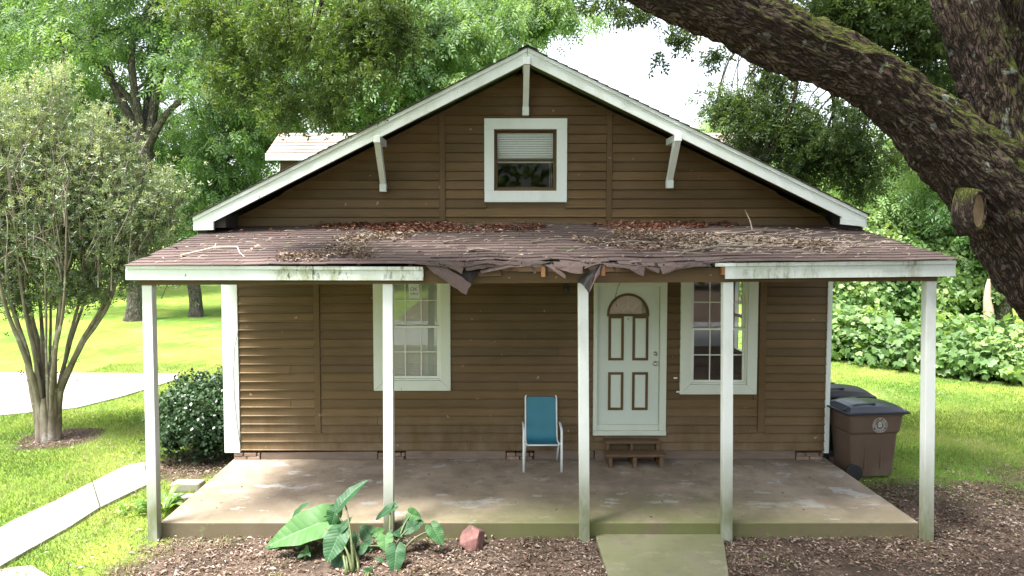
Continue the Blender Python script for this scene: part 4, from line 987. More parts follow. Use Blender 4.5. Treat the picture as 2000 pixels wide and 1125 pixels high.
for s in (-1, 1):
    x = cxm+s*hwc
    MB().tube([(x, yf, SLAB_Z), (x, yf+.005, SLAB_Z+.3), (x, yf+.01, az-.06), (x, yf+.03, az-.012), (x, yf+.08, az), (x, yf+.3, az+.005), (x, yf+.43, az-.01)], .017, 10).build('arm', M['chairwhite'], CH, smooth=True)
    MB().tube([(x-s*.03, yf+.14, SLAB_Z+.36), (x-s*.03, yf+.36, SLAB_Z+.17), (x-s*.03, yf+.47, SLAB_Z)], .014, 8).build('leg', M['chairwhite'], CH, smooth=True)
    xs = cxm+s*.228
    MB().tube([(xs, yf+.03, SLAB_Z+.375), (xs, yf+.06, SLAB_Z+.395), (xs, yf+.34, SLAB_Z+.36), (xs, yf+.40, SLAB_Z+.40), (xs, yf+.44, SLAB_Z+.5), (xs, yf+.52, SLAB_Z+.95), (xs-s*.015, yf+.525, SLAB_Z+.97)], .011, 8).build('side_rail', M['chairwhite'], CH, smooth=True)
    MB().box(cxm+s*.235, x-s*.012, yf+.06, yf+.08, SLAB_Z+.37, SLAB_Z+.395).build('bracket', M['chairwhite'], CH)
prof = [(.035, .378), (.06, .392), (.2, .372), (.33, .362), (.385, .395), (.42, .47), (.455, .62), (.49, .80), (.517, .955)]
V, Fc = [], []
for k in range(len(prof)):
    y_, z_ = prof[k]
    for q in range(9): u = -1+2*q/8; V.append((cxm+u*.218, yf+y_+.012*(1-u*u)*(1 if k > 4 else .2), SLAB_Z+z_+(-.018*(1-u*u) if 1 < k < 5 else 0)))
for k in range(len(prof)-1):
    for q in range(8): a = k*9+q; Fc.append((a, a+1, a+10, a+9))
o = MB().add(V, Fc).build('sling', M['sling'], CH, smooth=True); md = o.modifiers.new('s', 'SOLIDIFY'); md.thickness = .004; md = o.modifiers.new('ss', 'SUBSURF'); md.levels = 1; md.render_levels = 2
MB().tube([(cxm-.228, yf+.035, SLAB_Z+.372), (cxm+.228, yf+.035, SLAB_Z+.372)], .011, 8).build('front_rail', M['chairwhite'], CH, smooth=True)
MB().tube([(cxm-hwc+.03, yf+.16, SLAB_Z+.34), (cxm+hwc-.03, yf+.16, SLAB_Z+.34)], .011, 8).build('cross_rail', M['chairwhite'], CH, smooth=True)

def wheelie_bin(loc, rz, label, matb, matl, seal, lid_open=0):
    """long side along local x, hinge and handle at -x, seal on the -y side"""
    B = bpy.data.objects.new('wheelie_bin', None); COL.objects.link(B); tag(B, label, 'bin')
    def mk(mb, name, mat, bevel=0, smooth=False):
        me = bpy.data.meshes.new(name); me.from_pydata(mb.v, [], mb.f); me.materials.append(mat)
        o = bpy.data.objects.new(name, me); COL.objects.link(o); o.parent = B
        if bevel: md = o.modifiers.new('b', 'BEVEL'); md.width = bevel; md.segments = 3; md.limit_method = 'ANGLE'; md.angle_limit = R(35)
        if smooth: me.polygons.foreach_set('use_smooth', [True]*len(me.polygons))
        return o
    def ring(hx0, hx1, hy, z, r=.05):
        pts = []
        for cxx, cyy, a0 in ((hx1-r, hy-r, 0), (hx0+r, hy-r, 90), (hx0+r, -hy+r, 180), (hx1-r, -hy+r, 270)):
            for k in range(4): a = R(a0+30*k); pts.append((cxx+r*math.cos(a), cyy+r*math.sin(a), z))
        return pts
    rings = [ring(-.30, .33, .235, .04), ring(-.305, .335, .24, .10), ring(-.345, .365, .268, .62), ring(-.345, .365, .27, .66), ring(-.365, .395, .292, .70), ring(-.385, .425, .305, .93), ring(-.40, .445, .32, .935), ring(-.40, .445, .32, .975)]
    V = [p for r_ in rings for p in r_]; Fc = []
    for i in range(len(rings)-1):
        for k in range(16): Fc.append((i*16+k, i*16+(k+1) % 16, (i+1)*16+(k+1) % 16, (i+1)*16+k))
    Fc.append(tuple(reversed(range(16)))); Fc.append(tuple(range(len(V)-16, len(V))))
    mk(MB().add(V, Fc), 'body', matb, .006)
    for xr in (-.12, .12): mk(MB().box(xr-.012, xr+.012, -.262, -.235, .15, .60), 'rib', matb, .006)
    for s in (-1, 1):
        mk(MB().box(-.36, -.2, s*.25-.02, s*.25+.02, .0, .18), 'axle_mount', matb, .01)
        w_ = MB(); n_ = 20; vs = [(-.31+.125*math.cos(2*PI*k/n_), y_, .125+.125*math.sin(2*PI*k/n_)) for y_ in (s*.27, s*.32) for k in range(n_)]
        w_.add(vs, [(k, (k+1) % n_, (k+1) % n_+n_, k+n_) for k in range(n_)]+[tuple(reversed(range(n_))), tuple(range(n_, 2*n_))]); mk(w_, 'wheel', M['black'], .008)
    h_ = MB().tube([(-.38, -.28, .96), (-.47, -.28, .985), (-.48, -.1, .99), (-.48, .1, .99), (-.47, .28, .985), (-.38, .28, .96)], .016, 8); mk(h_, 'handle', matl, 0, True)
    # lid: domed, overhanging
    NL, NW = 12, 8; V, Fc = [], []
    for i in range(NL+1):
        for j in range(NW+1):
            u, w2 = i/NL, j/NW*2-1; x = -.42+.90*u; y = w2*.335
            z = .985+.085*(1-abs(w2)**4)*math.sin(PI*min(1, max(0, .08+u*.9)))**.55
            if abs(w2) > .99 or i in (0, NL): z = .975
            z += .010*(1 if (.15 < u < .5 and (abs(w2) < .65)) else 0)
            V.append((x, y, z))
    for i in range(NL):
        for j in range(NW): a = i*(NW+1)+j; Fc.append((a, a+NW+1, a+NW+2, a+1))
    o = mk(MB().add(V, Fc), 'lid', matl, 0, False); md = o.modifiers.new('s', 'SOLIDIFY'); md.thickness = .022; md.offset = 1
    md = o.modifiers.new('b', 'BEVEL'); md.width = .006; md.segments = 2
    mk(MB().box(-.44, .49, -.345, .345, .958, .99), 'lid_rim', matl, .012)
    for s in (-.2, .2): mk(MB().tube([(-.46, s, .985), (-.40, s, 1.02), (-.25, s, 1.075), (.05, s, 1.092)], .012, 6), 'lid_hinge', matl, 0, True)
    if lid_open:
        mk(MB().box(-.45, -.42, -.34, .34, .98, 1.02), 'lid_lip', matl, .01)
    if seal:
        yy = -.3055; zc = .80; xc = .06
        g = MB()
        def ringm(r0, r1, n_=36):
            vs = [(xc+r*math.cos(2*PI*k/n_), yy+.004, zc+r*math.sin(2*PI*k/n_)) for r in (r0, r1) for k in range(n_)]
            g.add(vs, [(k, (k+1) % n_, (k+1) % n_+n_, k+n_) for k in range(n_)])
        ringm(.107, .111); ringm(.073, .077)
        # inner emblem: shield with bars, leaves round it
        for k in range(22):
            a = R(200+k*14.5/2*1.6-30); g.bar((xc+.055*math.cos(a), yy+.004, zc+.055*math.sin(a)), (xc+.068*math.cos(a+.15), yy+.004, zc+.068*math.sin(a+.15)), .006, .001, (0, 1, 0))
        for k in range(5): g.box(xc-.03+k*.013, xc-.022+k*.013, yy+.0035, yy+.0045, zc-.035+abs(k-2)*.006, zc+.015)
        g.box(xc-.035, xc+.035, yy+.0035, yy+.0045, zc+.02, zc+.028); g.box(xc-.02, xc+.02, yy+.0035, yy+.0045, zc+.034, zc+.05)
        o = mk(g, 'seal', M['sealprint'])
        o.rotation_euler = (0, 0, 0)
        txt = 'COUNTY OF MOBILE'; dg = None
        for k, ch in enumerate(txt):
            if ch == ' ': continue
            a = R(192-k*(204/(len(txt)-1)))
            t = text_mesh('seal_letter', ch, (0, 0, 0), .034, M['sealprint'], None, (0, 0, 0), .0005)
            t.data.transform(Matrix.Translation((xc+.092*math.cos(a), yy+.0035, zc+.092*math.sin(a))) @ Matrix.Rotation(PI/2, 4, 'X') @ Matrix.Rotation(a-PI/2, 4, 'Z'))
            t.parent = o
        for k in range(6):
            a = R(228+k*17); s2 = MB().bar((xc+.083*math.cos(a), yy+.003, zc+.083*math.sin(a)), (xc+.1*math.cos(a), yy+.003, zc+.1*math.sin(a)), .011, .001, (0, 1, 0)); t = mk(s2, 'seal_letter', M['sealprint']); t.parent = o
        o.location = (0, -.004, 0)
        o.rotation_euler = (0, 0, 0)
    B.location = loc; B.rotation_euler = (0, 0, rz); return B
gb = G(1702, 938)
wheelie_bin((gb.x+.0, gb.y+.28, 0), R(6), 'brown wheeled bin with dark lid and round pale seal beside the porch', M['binbrown'], M['lid'], True)
wheelie_bin((5.32, 11.35, 0), R(-4), 'black wheeled bin standing behind the brown one at the house corner', M['binblack'], M['binblack'], False, 1)

# red rock
def rock(name, c, r, sq, mat, label, cat, seed, cut=None, group=None):
    bm = bmesh.new(); bmesh.ops.create_icosphere(bm, subdivisions=4, radius=1)
    for v_ in bm.verts:
        p = v_.co.copy(); k = 1+.28*mnoise.noise(p*1.1+Vector((seed, 0, 0)))+.1*mnoise.noise(p*3.2+Vector((seed, 3, 0)))+.03*mnoise.noise(p*9)
        v_.co = p*k
        for nrm, d in (cut or []):
            nv = Vector(nrm).normalized(); e = v_.co.dot(nv)-d
            if e > 0: v_.co -= nv*e*.94
    for v_ in bm.verts: v_.co = Vector((v_.co.x*r*sq[0], v_.co.y*r*sq[1], v_.co.z*r*sq[2]))+c
    me = bpy.data.meshes.new(name); bm.to_mesh(me); bm.free(); o = link(name, me, mat, None, True); tag(o, label, cat, group); return o
m, n, b = newmat('red_stone'); v = tc(n); f = noise_n(n, v, 9, 8, .7); f2 = noise_n(n, v, 26, 5, .7)
col = mixc(n, ramp(n, f, [(.35, 0), (.65, 1)]), (.12, .06, .052), (.25, .115, .10)); col = mixc(n, math_n(n, 'MULTIPLY', ramp(n, f2, [(.6, 0), (.72, 1)]), .6), col, (.6, .42, .38))
n.links.new(col, b.inputs['Base Color']); b.inputs['Roughness'].default_value = .85; bump(n, b, f2, .7, .01)
rp = G(923, 1074); rock('red_rock', Vector((rp.x, rp.y+.08, .10)), .155, (.95, .9, .95), m, 'jagged red rock lying against the mossy slab edge', 'rock', 4, [((-.5, -.5, .9), .45), ((.9, -.3, .1), .65), ((-.2, -.9, .1), .7), ((.4, .2, .9), .75)])
M['block'] = concrete_mat('old_concrete_block', (.26, .24, .19), (.33, .31, .26), (.38, .36, .32), dark=.5)
for (px, py, w_, d_, h_, lab) in ((362, 962, .42, .2, .13, 'farther of two weathered concrete blocks edging the bed beside the slab'), (345, 990, .34, .2, .12, 'nearer of two weathered concrete blocks edging the bed beside the slab')):
    c = G(px, py); o = MB().hexa([(c.x-w_/2, c.y, -.02), (c.x+w_/2-.02, c.y+.02, -.02), (c.x+w_/2, c.y+d_, -.02), (c.x-w_/2+.03, c.y+d_, -.02), (c.x-w_/2, c.y, h_), (c.x+w_/2-.02, c.y+.02, h_), (c.x+w_/2, c.y+d_, h_-.01), (c.x-w_/2+.03, c.y+d_, h_)]).build('concrete_block', M['block'], bevel=.03); tag(o, lab, 'concrete block', 'blocks edging the flower bed')

# ================================================================== ELEPHANT EAR
m, n, b = newmat('elephant_ear_leaf'); a = attr(n, 'lc'); xyz = sepxyz(n, a.outputs['Vector']); oi = objrand(n)
ay = math_n(n, 'ABSOLUTE', xyz[1]); u = math_n(n, 'SUBTRACT', xyz[0], math_n(n, 'MULTIPLY', ay, .55))
vein = math_n(n, 'ABSOLUTE', math_n(n, 'SUBTRACT', math_n(n, 'FRACT', math_n(n, 'MULTIPLY', u, 7.0)), .5))
vl = ramp(n, vein, [(0, 1), (.03, .7), (.07, 0)]); mid = ramp(n, ay, [(0, 1), (.012, .9), (.03, 0)]); vv = math_n(n, 'MAXIMUM', math_n(n, 'MULTIPLY', vl, .6), mid)
tone = ramp(n, oi, [(0, (.020, .068, .024)), (.7, (.034, .105, .034)), (1, (.07, .18, .035))])
tone = mixc(n, math_n(n, 'MULTIPLY', noise_n(n, a.outputs['Vector'], 6, 4), .3), tone, (.02, .06, .03))
col = mixc(n, math_n(n, 'MULTIPLY', vv, .38), tone, (.14, .26, .12)); n.links.new(col, b.inputs['Base Color']); b.inputs['Roughness'].default_value = .5; b.inputs['Specular IOR Level'].default_value = .3
hgt = math_n(n, 'ADD', math_n(n, 'MULTIPLY', vein, 1.0), math_n(n, 'MULTIPLY', vv, -.5)); bump(n, b, hgt, .35, .008)
tr = n.nodes.new('ShaderNodeBsdfTranslucent'); mx = n.nodes.new('ShaderNodeMixShader'); mx.inputs[0].default_value = .22; n.links.new(mixc(n, 1.0, col, (1.6, 1.7, .5), 'MULTIPLY'), tr.inputs[0])
n.links.new(b.outputs[0], mx.inputs[1]); n.links.new(tr.outputs[0], mx.inputs[2]); n.links.new(mx.outputs[0], n.nodes['Material Output'].inputs[0]); M['ear'] = m
M['earstem'] = weathered('elephant_ear_stem', (.06, .09, .03), (.12, .13, .05), 9, .5, (.10, .05, .04), (.5, .8), var=.2)
def ear_leaf(parent, A, T, wid, nrm, curl=.18, fold=.25, lobes=.42):
    A, T = Vector(A), Vector(T); ax = (T-A); L = ax.length; ax.normalize(); nv = Vector(nrm); s = nv.cross(ax).normalized(); nv = ax.cross(s).normalized()
    NA, NR = 56, 8; V, C, Fc = [], [], []
    def outline(th):
        t = abs(th)/PI      # 0 tip .. 1 sinus
        keys = [(0, 1.0), (.08, .86), (.2, .70), (.35, .62), (.5, .58), (.65, .58), (.78, .58), (.88, .52), (.95, .32), (1, .06)]
        for (a0, r0), (a1, r1) in zip(keys[:-1], keys[1:]):
            if t <= a1: q = (t-a0)/(a1-a0); q = q*q*(3-2*q) if t > .78 else q; return r0+(r1-r0)*q
        return .06
    V.append((0, 0)); ph = random.uniform(0, 9)
    pts = [(0, 0)]
    for r_ in range(1, NR+1):
        for k in range(NA):
            th = -PI+2*PI*k/NA; R0 = outline(th)*(r_/NR); pts.append((R0*math.cos(th), R0*math.sin(th)*wid))
    out_v = []
    for (px_, py_) in pts:
        ay_ = abs(py_); z = fold*ay_-curl*max(0, px_)**2-.25*ay_*ay_-.2*max(0, -px_)**1.5+.035*math.sin(px_*11+ph+(2 if py_ > 0 else 0))*ay_*2
        out_v.append(A+ax*(px_*L)+s*(py_*L)+nv*(z*L))
    for k in range(NA): Fc.append((0, 1+k, 1+(k+1) % NA, 1+(k+1) % NA))
    F3 = [(0, 1+k, 1+(k+1) % NA) for k in range(NA)]; F4 = []
    for r_ in range(NR-1):
        for k in range(NA): a = 1+r_*NA+k; b2_ = 1+r_*NA+(k+1) % NA; F4.append((a, a+NA, b2_+NA, b2_))
    me = bpy.data.meshes.new('leaf'); me.from_pydata([tuple(v_) for v_ in out_v], [], F3+F4); me.update()
    at = me.attributes.new('lc', 'FLOAT_VECTOR', 'POINT'); at.data.foreach_set('vector', np.array([(p[0], p[1], 0) for p in pts], dtype=np.float32).ravel())
    return link('leaf', me, M['ear'], parent, True)
def ear_plant(base_px, label, leaves):
    bp = G(*base_px); root = empty('elephant_ear', (bp.x, bp.y, 0), label, 'plant')
    for (ax_, ay_, tx_, ty_, YA, YT, wid, nrm, stem) in leaves:
        A = P(ax_, ay_, YA); T = P(tx_, ty_, YT); lf = ear_leaf(root, A, T, wid, nrm, random.uniform(.1, .22), random.uniform(.15, .3))
        if stem:
            b0 = bp+Vector((random.uniform(-.07, .07), random.uniform(-.05, .05), 0)); mid_ = b0.lerp(A, .5)+Vector(((b0.x-A.x)*.18, 0, .08+.1*(A.z)))
            pts = []
            for k in range(9): t = k/8; pts.append((1-t)**2*b0+2*t*(1-t)*mid_+t*t*(A-Vector((0, -.008, .012))))
            MB().tube(pts, [.017*(1-t/8*.62) for t in range(9)], 8).build('stem', M['earstem'], root, smooth=True)
    return root
UPC = (0, -.75, .75)
ear_plant((690, 1118), 'large elephant ear plant with broad veined leaves before the second porch post', [
    (621, 1023, 522, 1060, 7.75, 7.6, .62, (-.15, -.7, .75), 1),
    (608, 1028, 508, 1061, 7.95, 7.85, .5, (-.3, -.5, .8), 1),
    (578, 1004, 601, 978, 7.95, 7.9, .5, (-.8, -.2, .4), 1),
    (672, 978, 714, 933, 7.7, 7.85, .46, (-.75, -.75, .35), 1),
    (654, 1000, 646, 1030, 7.75, 7.7, .9, (.1, -.9, .5), 1),
    (616, 1010, 645, 1000, 7.9, 7.8, .5, (-.1, -.5, .9), 1),
    (659, 1050, 637, 1098, 7.5, 7.35, .86, (-.1, -.8, .6), 1),
    (668, 1032, 686, 1008, 7.55, 7.6, .5, (-.5, -.9, .2), 0),
    (672, 1080, 652, 1130, 7.5, 7.35, .8, (-.3, -.8, .5), 1),
    (640, 1022, 634, 1042, 7.8, 7.72, .7, (.3, -.8, .3), 1),
    (597, 1048, 576, 1072, 7.8, 7.75, .55, (-.3, -.6, .6), 1),
    (688, 1072, 700, 1042, 7.6, 7.65, .5, (-.2, -.9, .3), 1),
    (694, 1078, 728, 1068, 7.6, 7.6, .5, (.2, -.7, .8), 1),
    (683, 1052, 676, 1086, 7.62, 7.5, .65, (.3, -.9, .4), 1)])
ear_plant((768, 1090), 'smaller elephant ear clump with heart leaves right of the second porch post', [
    (762, 994, 730, 1014, 7.9, 7.9, .45, (-.35, -.6, .75), 1),
    (764, 992, 771, 976, 7.9, 7.95, .4, (-.6, -.6, .3), 0),
    (803, 1004, 822, 1012, 7.9, 7.85, .95, (.1, -.9, .3), 1),
    (783, 1042, 767, 1042, 7.75, 7.7, .9, (-.3, -.7, .7), 0),
    (803, 1030, 770, 1044, 7.8, 7.75, .62, (-.3, -.75, .7), 1),
    (800, 1024, 828, 1018, 7.85, 7.85, .8, (.3, -.6, .8), 1),
    (847, 1034, 866, 1063, 7.75, 7.65, .78, (.25, -.8, .65), 1),
    (722, 1046, 702, 1026, 7.8, 7.9, .9, (-.1, -.8, .6), 1),
    (734, 1040, 752, 1032, 7.8, 7.85, .8, (.2, -.7, .7), 1),
    (752, 1052, 753, 1076, 7.55, 7.45, 1.15, (.0, -.8, .7), 1),
    (757, 1046, 765, 1032, 7.6, 7.65, .5, (-.4, -.8, .4), 0),
    (773, 1078, 770, 1121, 7.45, 7.3, .8, (.15, -.85, .6), 1),
    (745, 1094, 732, 1090, 7.5, 7.5, .6, (-.2, -.6, .8), 0),
    (712, 1066, 708, 1080, 7.6, 7.5, .7, (0, -.8, .6), 1)])
ear_plant((722, 1140), 'young elephant ear sprout at the bottom of the picture', [
    (722, 1118, 708, 1112, 7.3, 7.3, .9, (-.3, -.8, .5), 1), (722, 1118, 728, 1104, 7.3, 7.35, .7, (.3, -.9, .3), 1)])
ear_plant((592, 1092), 'tiny elephant ear sprout left of the large plant', [
    (596, 1080, 580, 1088, 7.6, 7.55, .7, (-.3, -.6, .8), 1), (598, 1078, 600, 1064, 7.6, 7.6, .6, (.1, -.9, .4), 1), (600, 1078, 606, 1086, 7.6, 7.55, .6, (.3, -.7, .5), 1)])
# broad-leaved plant at the first post
m2 = leaf_mat('strap_leaf', (.05, .12, .03), (.14, .27, .05), (.35, .42, .2), .45, .4)
def strap_leaf(parent, b0, ang, L, w_, lift, mat):
    V, Fc, T = [], [], []
    d = Vector((math.cos(ang), math.sin(ang), 0)); s = Vector((-d.y, d.x, 0)); N = 8; tt = random.uniform(.2, .9)
    for k in range(N+1):
        t = k/N; p = b0+d*(L*t*.75)+Vector((0, 0, lift*L*(t*1.3-t*t*.9))); ww = w_*math.sin(PI*min(.97, t*.93+.05))**.8
        V += [p-s*ww+Vector((0, 0, ww*.35)), p, p+s*ww+Vector((0, 0, ww*.35))]; T += [tt]*3
        if k: a = (k-1)*3; Fc += [(a, a+1, a+4, a+3), (a+1, a+2, a+5, a+4)]
    np_mesh('leaf', [tuple(v_) for v_ in V], Fc, mat, parent, tint=T, smooth=True)
hb = G(305, 1005); HB = empty('broadleaf_plant', (hb.x, hb.y+.1, 0), 'small light green broad-leaved plant behind the leftmost porch post', 'plant')
for k in range(17): strap_leaf(HB, Vector((hb.x+random.uniform(-.1, .1), hb.y+.1+random.uniform(-.1, .1), .0)), k*2.4, random.uniform(.28, .5), random.uniform(.03, .05), random.uniform(.5, 1.3), m2)
hb2 = G(262, 1000); HB2 = empty('weed', (hb2.x, hb2.y, 0), 'low leafy weed clump left of the leftmost porch post', 'plant')
for k in range(24): strap_leaf(HB2, Vector((hb2.x+random.uniform(-.22, .22), hb2.y+random.uniform(-.15, .15), .0)), k*2.4, random.uniform(.1, .2), random.uniform(.015, .025), random.uniform(.5, 1.2), m2)

# ================================================================== TREES
def branchy(origin, targets, r0, droop=0, mid_up=.3):
    out_ = []
    for t in targets:
        o_, t = Vector(origin), Vector(t); d = t-o_; L = d.length
        m1 = o_+d*.35+Vector((random.uniform(-.08, .08)*L, random.uniform(-.08, .08)*L, mid_up*L*.3)); m2_ = o_+d*.7+Vector((random.uniform(-.08, .08)*L, random.uniform(-.08, .08)*L, mid_up*L*.25-droop*L*.1))
        out_.append(([o_, m1, m2_, t], [r0, r0*.7, r0*.42, r0*.15]))
    return out_
def make_tree(name, label, cat, group, base, trunk, blobs, nleaf, nclump, clump_r, size, mat, barkm, tmpl, tint0=.45, droop=.5, shell=.45, up=.6, keep=None, twigs=True, tnoise=.16, wob=.12, extra=None, limb_r=None):
    root = empty(name, base, label, cat, group)
    paths = [trunk] if trunk else []
    paths += extra or []
    p, tone, cc = blob_points(blobs, nleaf, nclump, clump_r, shell, .7, keep)
    if trunk:
        top = Vector(trunk[0][-1]); rt = limb_r or trunk[1][-1]*.8
        for (c, r_) in blobs:
            paths += branchy(top, [Vector(c)], rt*.8)
        if twigs:
            for (c, r_) in blobs:
                sub = cc[np.linalg.norm((cc-np.array(c))/np.array(r_), axis=1) < 1.0]
                if len(sub):
                    for k in rng.choice(len(sub), min(len(sub), 12), replace=False): paths += branchy(c, [sub[k]], rt*.28)
    if paths: tubes_mesh('trunk', paths, barkm, root, 9, wob, .35)
    V, Fc, T = scatter(p, size, tmpl, droop=droop, up=up, tint=tint0+tone)
    np_mesh('crown', V, Fc, mat, root, tint=T)
    return root
# --- pecans behind the house on the left
def trunkpath(px_pts, Y, r):
    q = [P(a, b_, Y) for a, b_ in px_pts]; return q
gY = 27.5
def tb(px, py): return G(px, py)
b1 = tb(265, 628); Y1 = b1.y
tr1 = ([Vector((b1.x, Y1, -.1)), P(267, 600, Y1), P(268, 520, Y1), P(272, 420, Y1), P(281, 330, Y1), P(285, 295, Y1)], [.52, .36, .33, .31, .30, .28])
ex1 = [([P(285, 300, Y1), P(266, 255, Y1), P(238, 200, Y1), P(205, 130, Y1)], [.24, .2, .17, .12]), ([P(285, 300, Y1), P(296, 240, Y1), P(305, 180, Y1), P(330, 90, Y1)], [.22, .19, .16, .1])]
def PB(px, py, Y, rx, ry, rz): p = P(px, py, Y); return ((p.x, p.y, p.z), (rx, ry, rz))
make_tree('pecan_tree', 'large forked grey-trunked pecan on the lawn left of the house', 'tree', 'pecan trees behind the house', (b1.x, Y1, 0), tr1,
          [PB(170, 90, Y1, 3.6, 3, 2.6), PB(330, 40, Y1+1, 3.8, 3, 2.6), PB(60, 160, Y1+1, 3, 3, 2.2), PB(420, 150, Y1-.5, 2.6, 2.6, 1.8), PB(250, -120, Y1, 5, 4, 3)], 7600, 370, .5, .44, M['leaf_pecan'], M['bark'], COMP, .5, .8, extra=ex1, keep=lambda x, y, z: not (y < Y1+1.5 and 195 < proj(x, y, z)[0] < 335 and 175 < proj(x, y, z)[1] < 420))
b2_ = tb(383, 621); Y2 = b2_.y
tr2 = ([Vector((b2_.x, Y2, -.1)), P(383, 600, Y2), P(380, 565, Y2), P(372, 540, Y2), P(345, 480, Y2), P(330, 420, Y2)], [.38, .25, .24, .24, .2, .17])
ex2 = [([P(376, 548, Y2), P(400, 500, Y2), P(440, 440, Y2), P(470, 380, Y2)], [.18, .15, .12, .08]), ([P(332, 430, Y2), P(340, 370, Y2), P(350, 310, Y2)], [.15, .12, .08]), ([P(330, 400, Y2), P(420, 320, Y2), P(480, 305, Y2)], [.12, .1, .05])]
make_tree('pecan_tree', 'smaller low-forking pecan seen between porch post and house corner', 'tree', 'pecan trees behind the house', (b2_.x, Y2, 0), tr2,
          [PB(420, 360, Y2, 2.6, 2.4, 1.6), PB(330, 330, Y2+1, 2.4, 2.4, 1.7), PB(480, 260, Y2, 2.4, 2.4, 1.5), PB(370, 440, Y2+.5, 2.2, 2, 1.0), PB(460, 440, Y2-.5, 1.6, 1.8, .8)], 6000, 320, .42, .42, M['leaf_pecan'], M['bark'], COMP, .45, .8, extra=ex2, keep=lambda x, y, z: not (225 < proj(x, y, z)[0] < 330 and 175 < proj(x, y, z)[1] < 420))
specs = [
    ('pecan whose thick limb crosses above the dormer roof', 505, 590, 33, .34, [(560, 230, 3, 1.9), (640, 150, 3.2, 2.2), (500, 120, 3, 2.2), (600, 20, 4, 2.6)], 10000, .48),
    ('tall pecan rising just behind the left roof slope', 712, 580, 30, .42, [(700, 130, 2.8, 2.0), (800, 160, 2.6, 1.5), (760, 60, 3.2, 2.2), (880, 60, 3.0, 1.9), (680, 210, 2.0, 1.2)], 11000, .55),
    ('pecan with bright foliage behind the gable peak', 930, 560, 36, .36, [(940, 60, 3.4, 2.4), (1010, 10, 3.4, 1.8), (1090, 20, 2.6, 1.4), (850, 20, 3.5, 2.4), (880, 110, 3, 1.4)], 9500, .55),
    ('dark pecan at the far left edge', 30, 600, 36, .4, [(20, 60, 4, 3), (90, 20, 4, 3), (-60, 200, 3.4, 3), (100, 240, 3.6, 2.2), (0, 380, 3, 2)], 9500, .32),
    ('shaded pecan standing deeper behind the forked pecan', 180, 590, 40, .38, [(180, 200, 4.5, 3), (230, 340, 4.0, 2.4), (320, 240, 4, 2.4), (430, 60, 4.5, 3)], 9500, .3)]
for lab, px, py, Y, r0, bl, nl, tt in specs:
    g0_ = P(px, py, Y); top = P(px+random.uniform(-20, 20), 300, Y)
    trp = ([Vector((g0_.x, Y, 0)), Vector((g0_.x, Y, 1)), g0_.lerp(top, .6)+Vector((.3, 0, 0)), top], [r0*1.5, r0, r0*.85, r0*.65])
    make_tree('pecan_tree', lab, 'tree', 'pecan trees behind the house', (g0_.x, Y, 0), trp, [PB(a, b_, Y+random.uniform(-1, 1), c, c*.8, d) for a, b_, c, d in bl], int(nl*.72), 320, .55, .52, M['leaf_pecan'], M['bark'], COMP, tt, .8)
# --- trees to the right, beyond the hedge
specs = [
    ('feathery pale tree above the vine bank between roof and oak limb', 1700, 560, 27, .2, [(1700, 340, 2.2, 1.9), (1760, 430, 2, 1.5), (1650, 430, 2, 1.4), (1780, 330, 1.8, 1.4), (1830, 400, 1.6, 1.6)], 6500, .9, 'willow_tree'),
    ('yellow-green treetop peeking over the right roof slope', 1440, 560, 34, .22, [(1430, 245, 1.6, 1.3), (1500, 270, 2.2, 1.5), (1390, 262, 1.0, .7), (1580, 330, 2.4, 1.8)], 4500, 1.0, 'broadleaf_tree'),
    ('dense green tree at the far right behind the oak trunk', 1960, 600, 24, .25, [(1930, 420, 2.2, 2.2), (1990, 300, 2.2, 2.4), (1850, 230, 2.2, 1.6), (2060, 480, 2.4, 2.4), (1950, 120, 2.8, 2.4)], 6500, .45, 'broadleaf_tree')]
for lab, px, py, Y, r0, bl, nl, tt, nm in specs:
    g0_ = P(px, py, Y); top = P(px, 430, Y)
    trp = ([Vector((g0_.x, Y, 0)), Vector((g0_.x, Y, 1)), g0_.lerp(top, .6)+Vector((.2, 0, 0)), top], [r0*1.5, r0, r0*.85, r0*.65])
    make_tree(nm, lab, 'tree', 'trees beyond the vine bank', (g0_.x, Y, 0), trp, [PB(a, b_, Y+random.uniform(-1, 1), c, c*.8, d) for a, b_, c, d in bl], nl, 380, .5, .34, M['leaf_far'], M['bark'], COMP, tt, .7)
# --- far wood all round the lawn
bl = []
for k in range(46):
    a = R(-62+124*k/45); d = random.uniform(56, 70); h_ = random.uniform(3.5, 7.5)
    if -8 < math.degrees(a)-9 < 10: h_ = random.uniform(2.0, 3.2)
    bl.append(((d*math.sin(a), d*math.cos(a), h_*.75), (4.2, 2.5, h_*.8)))
p, tone, cc = blob_points(bl, 34000, 2600, 1.0, .35)
p[:, 2] = np.abs(p[:, 2])
V, Fc, T = scatter(p, .62, (DIA_V*np.array([1, 1.5, 1]), DIA_F), up=.5, tint=.4+tone); o = np_mesh('far_wood', V, Fc, M['leaf_far'], tint=T); tag(o, kind='stuff')
# wood on the other side of the street (closes the horizon, mirrored in the panes)
bl = []
for k in range(40):
    a = R(95+170*k/39); d = random.uniform(17, 26); h_ = random.uniform(5, 9)
    bl.append(((d*math.sin(a)*1.5, d*math.cos(a)-3, h_*.7), (3.4, 2.2, h_*.75)))
p, tone, cc = blob_points(bl, 22000, 1500, 1.0, .35); p[:, 2] = np.abs(p[:, 2])+.2
V, Fc, T = scatter(p, .6, (DIA_V*np.array([1, 1.5, 1]), DIA_F), up=.5, tint=.5+tone); o = np_mesh('roadside_wood', V, Fc, M['leaf_far'], tint=T); tag(o, kind='stuff')

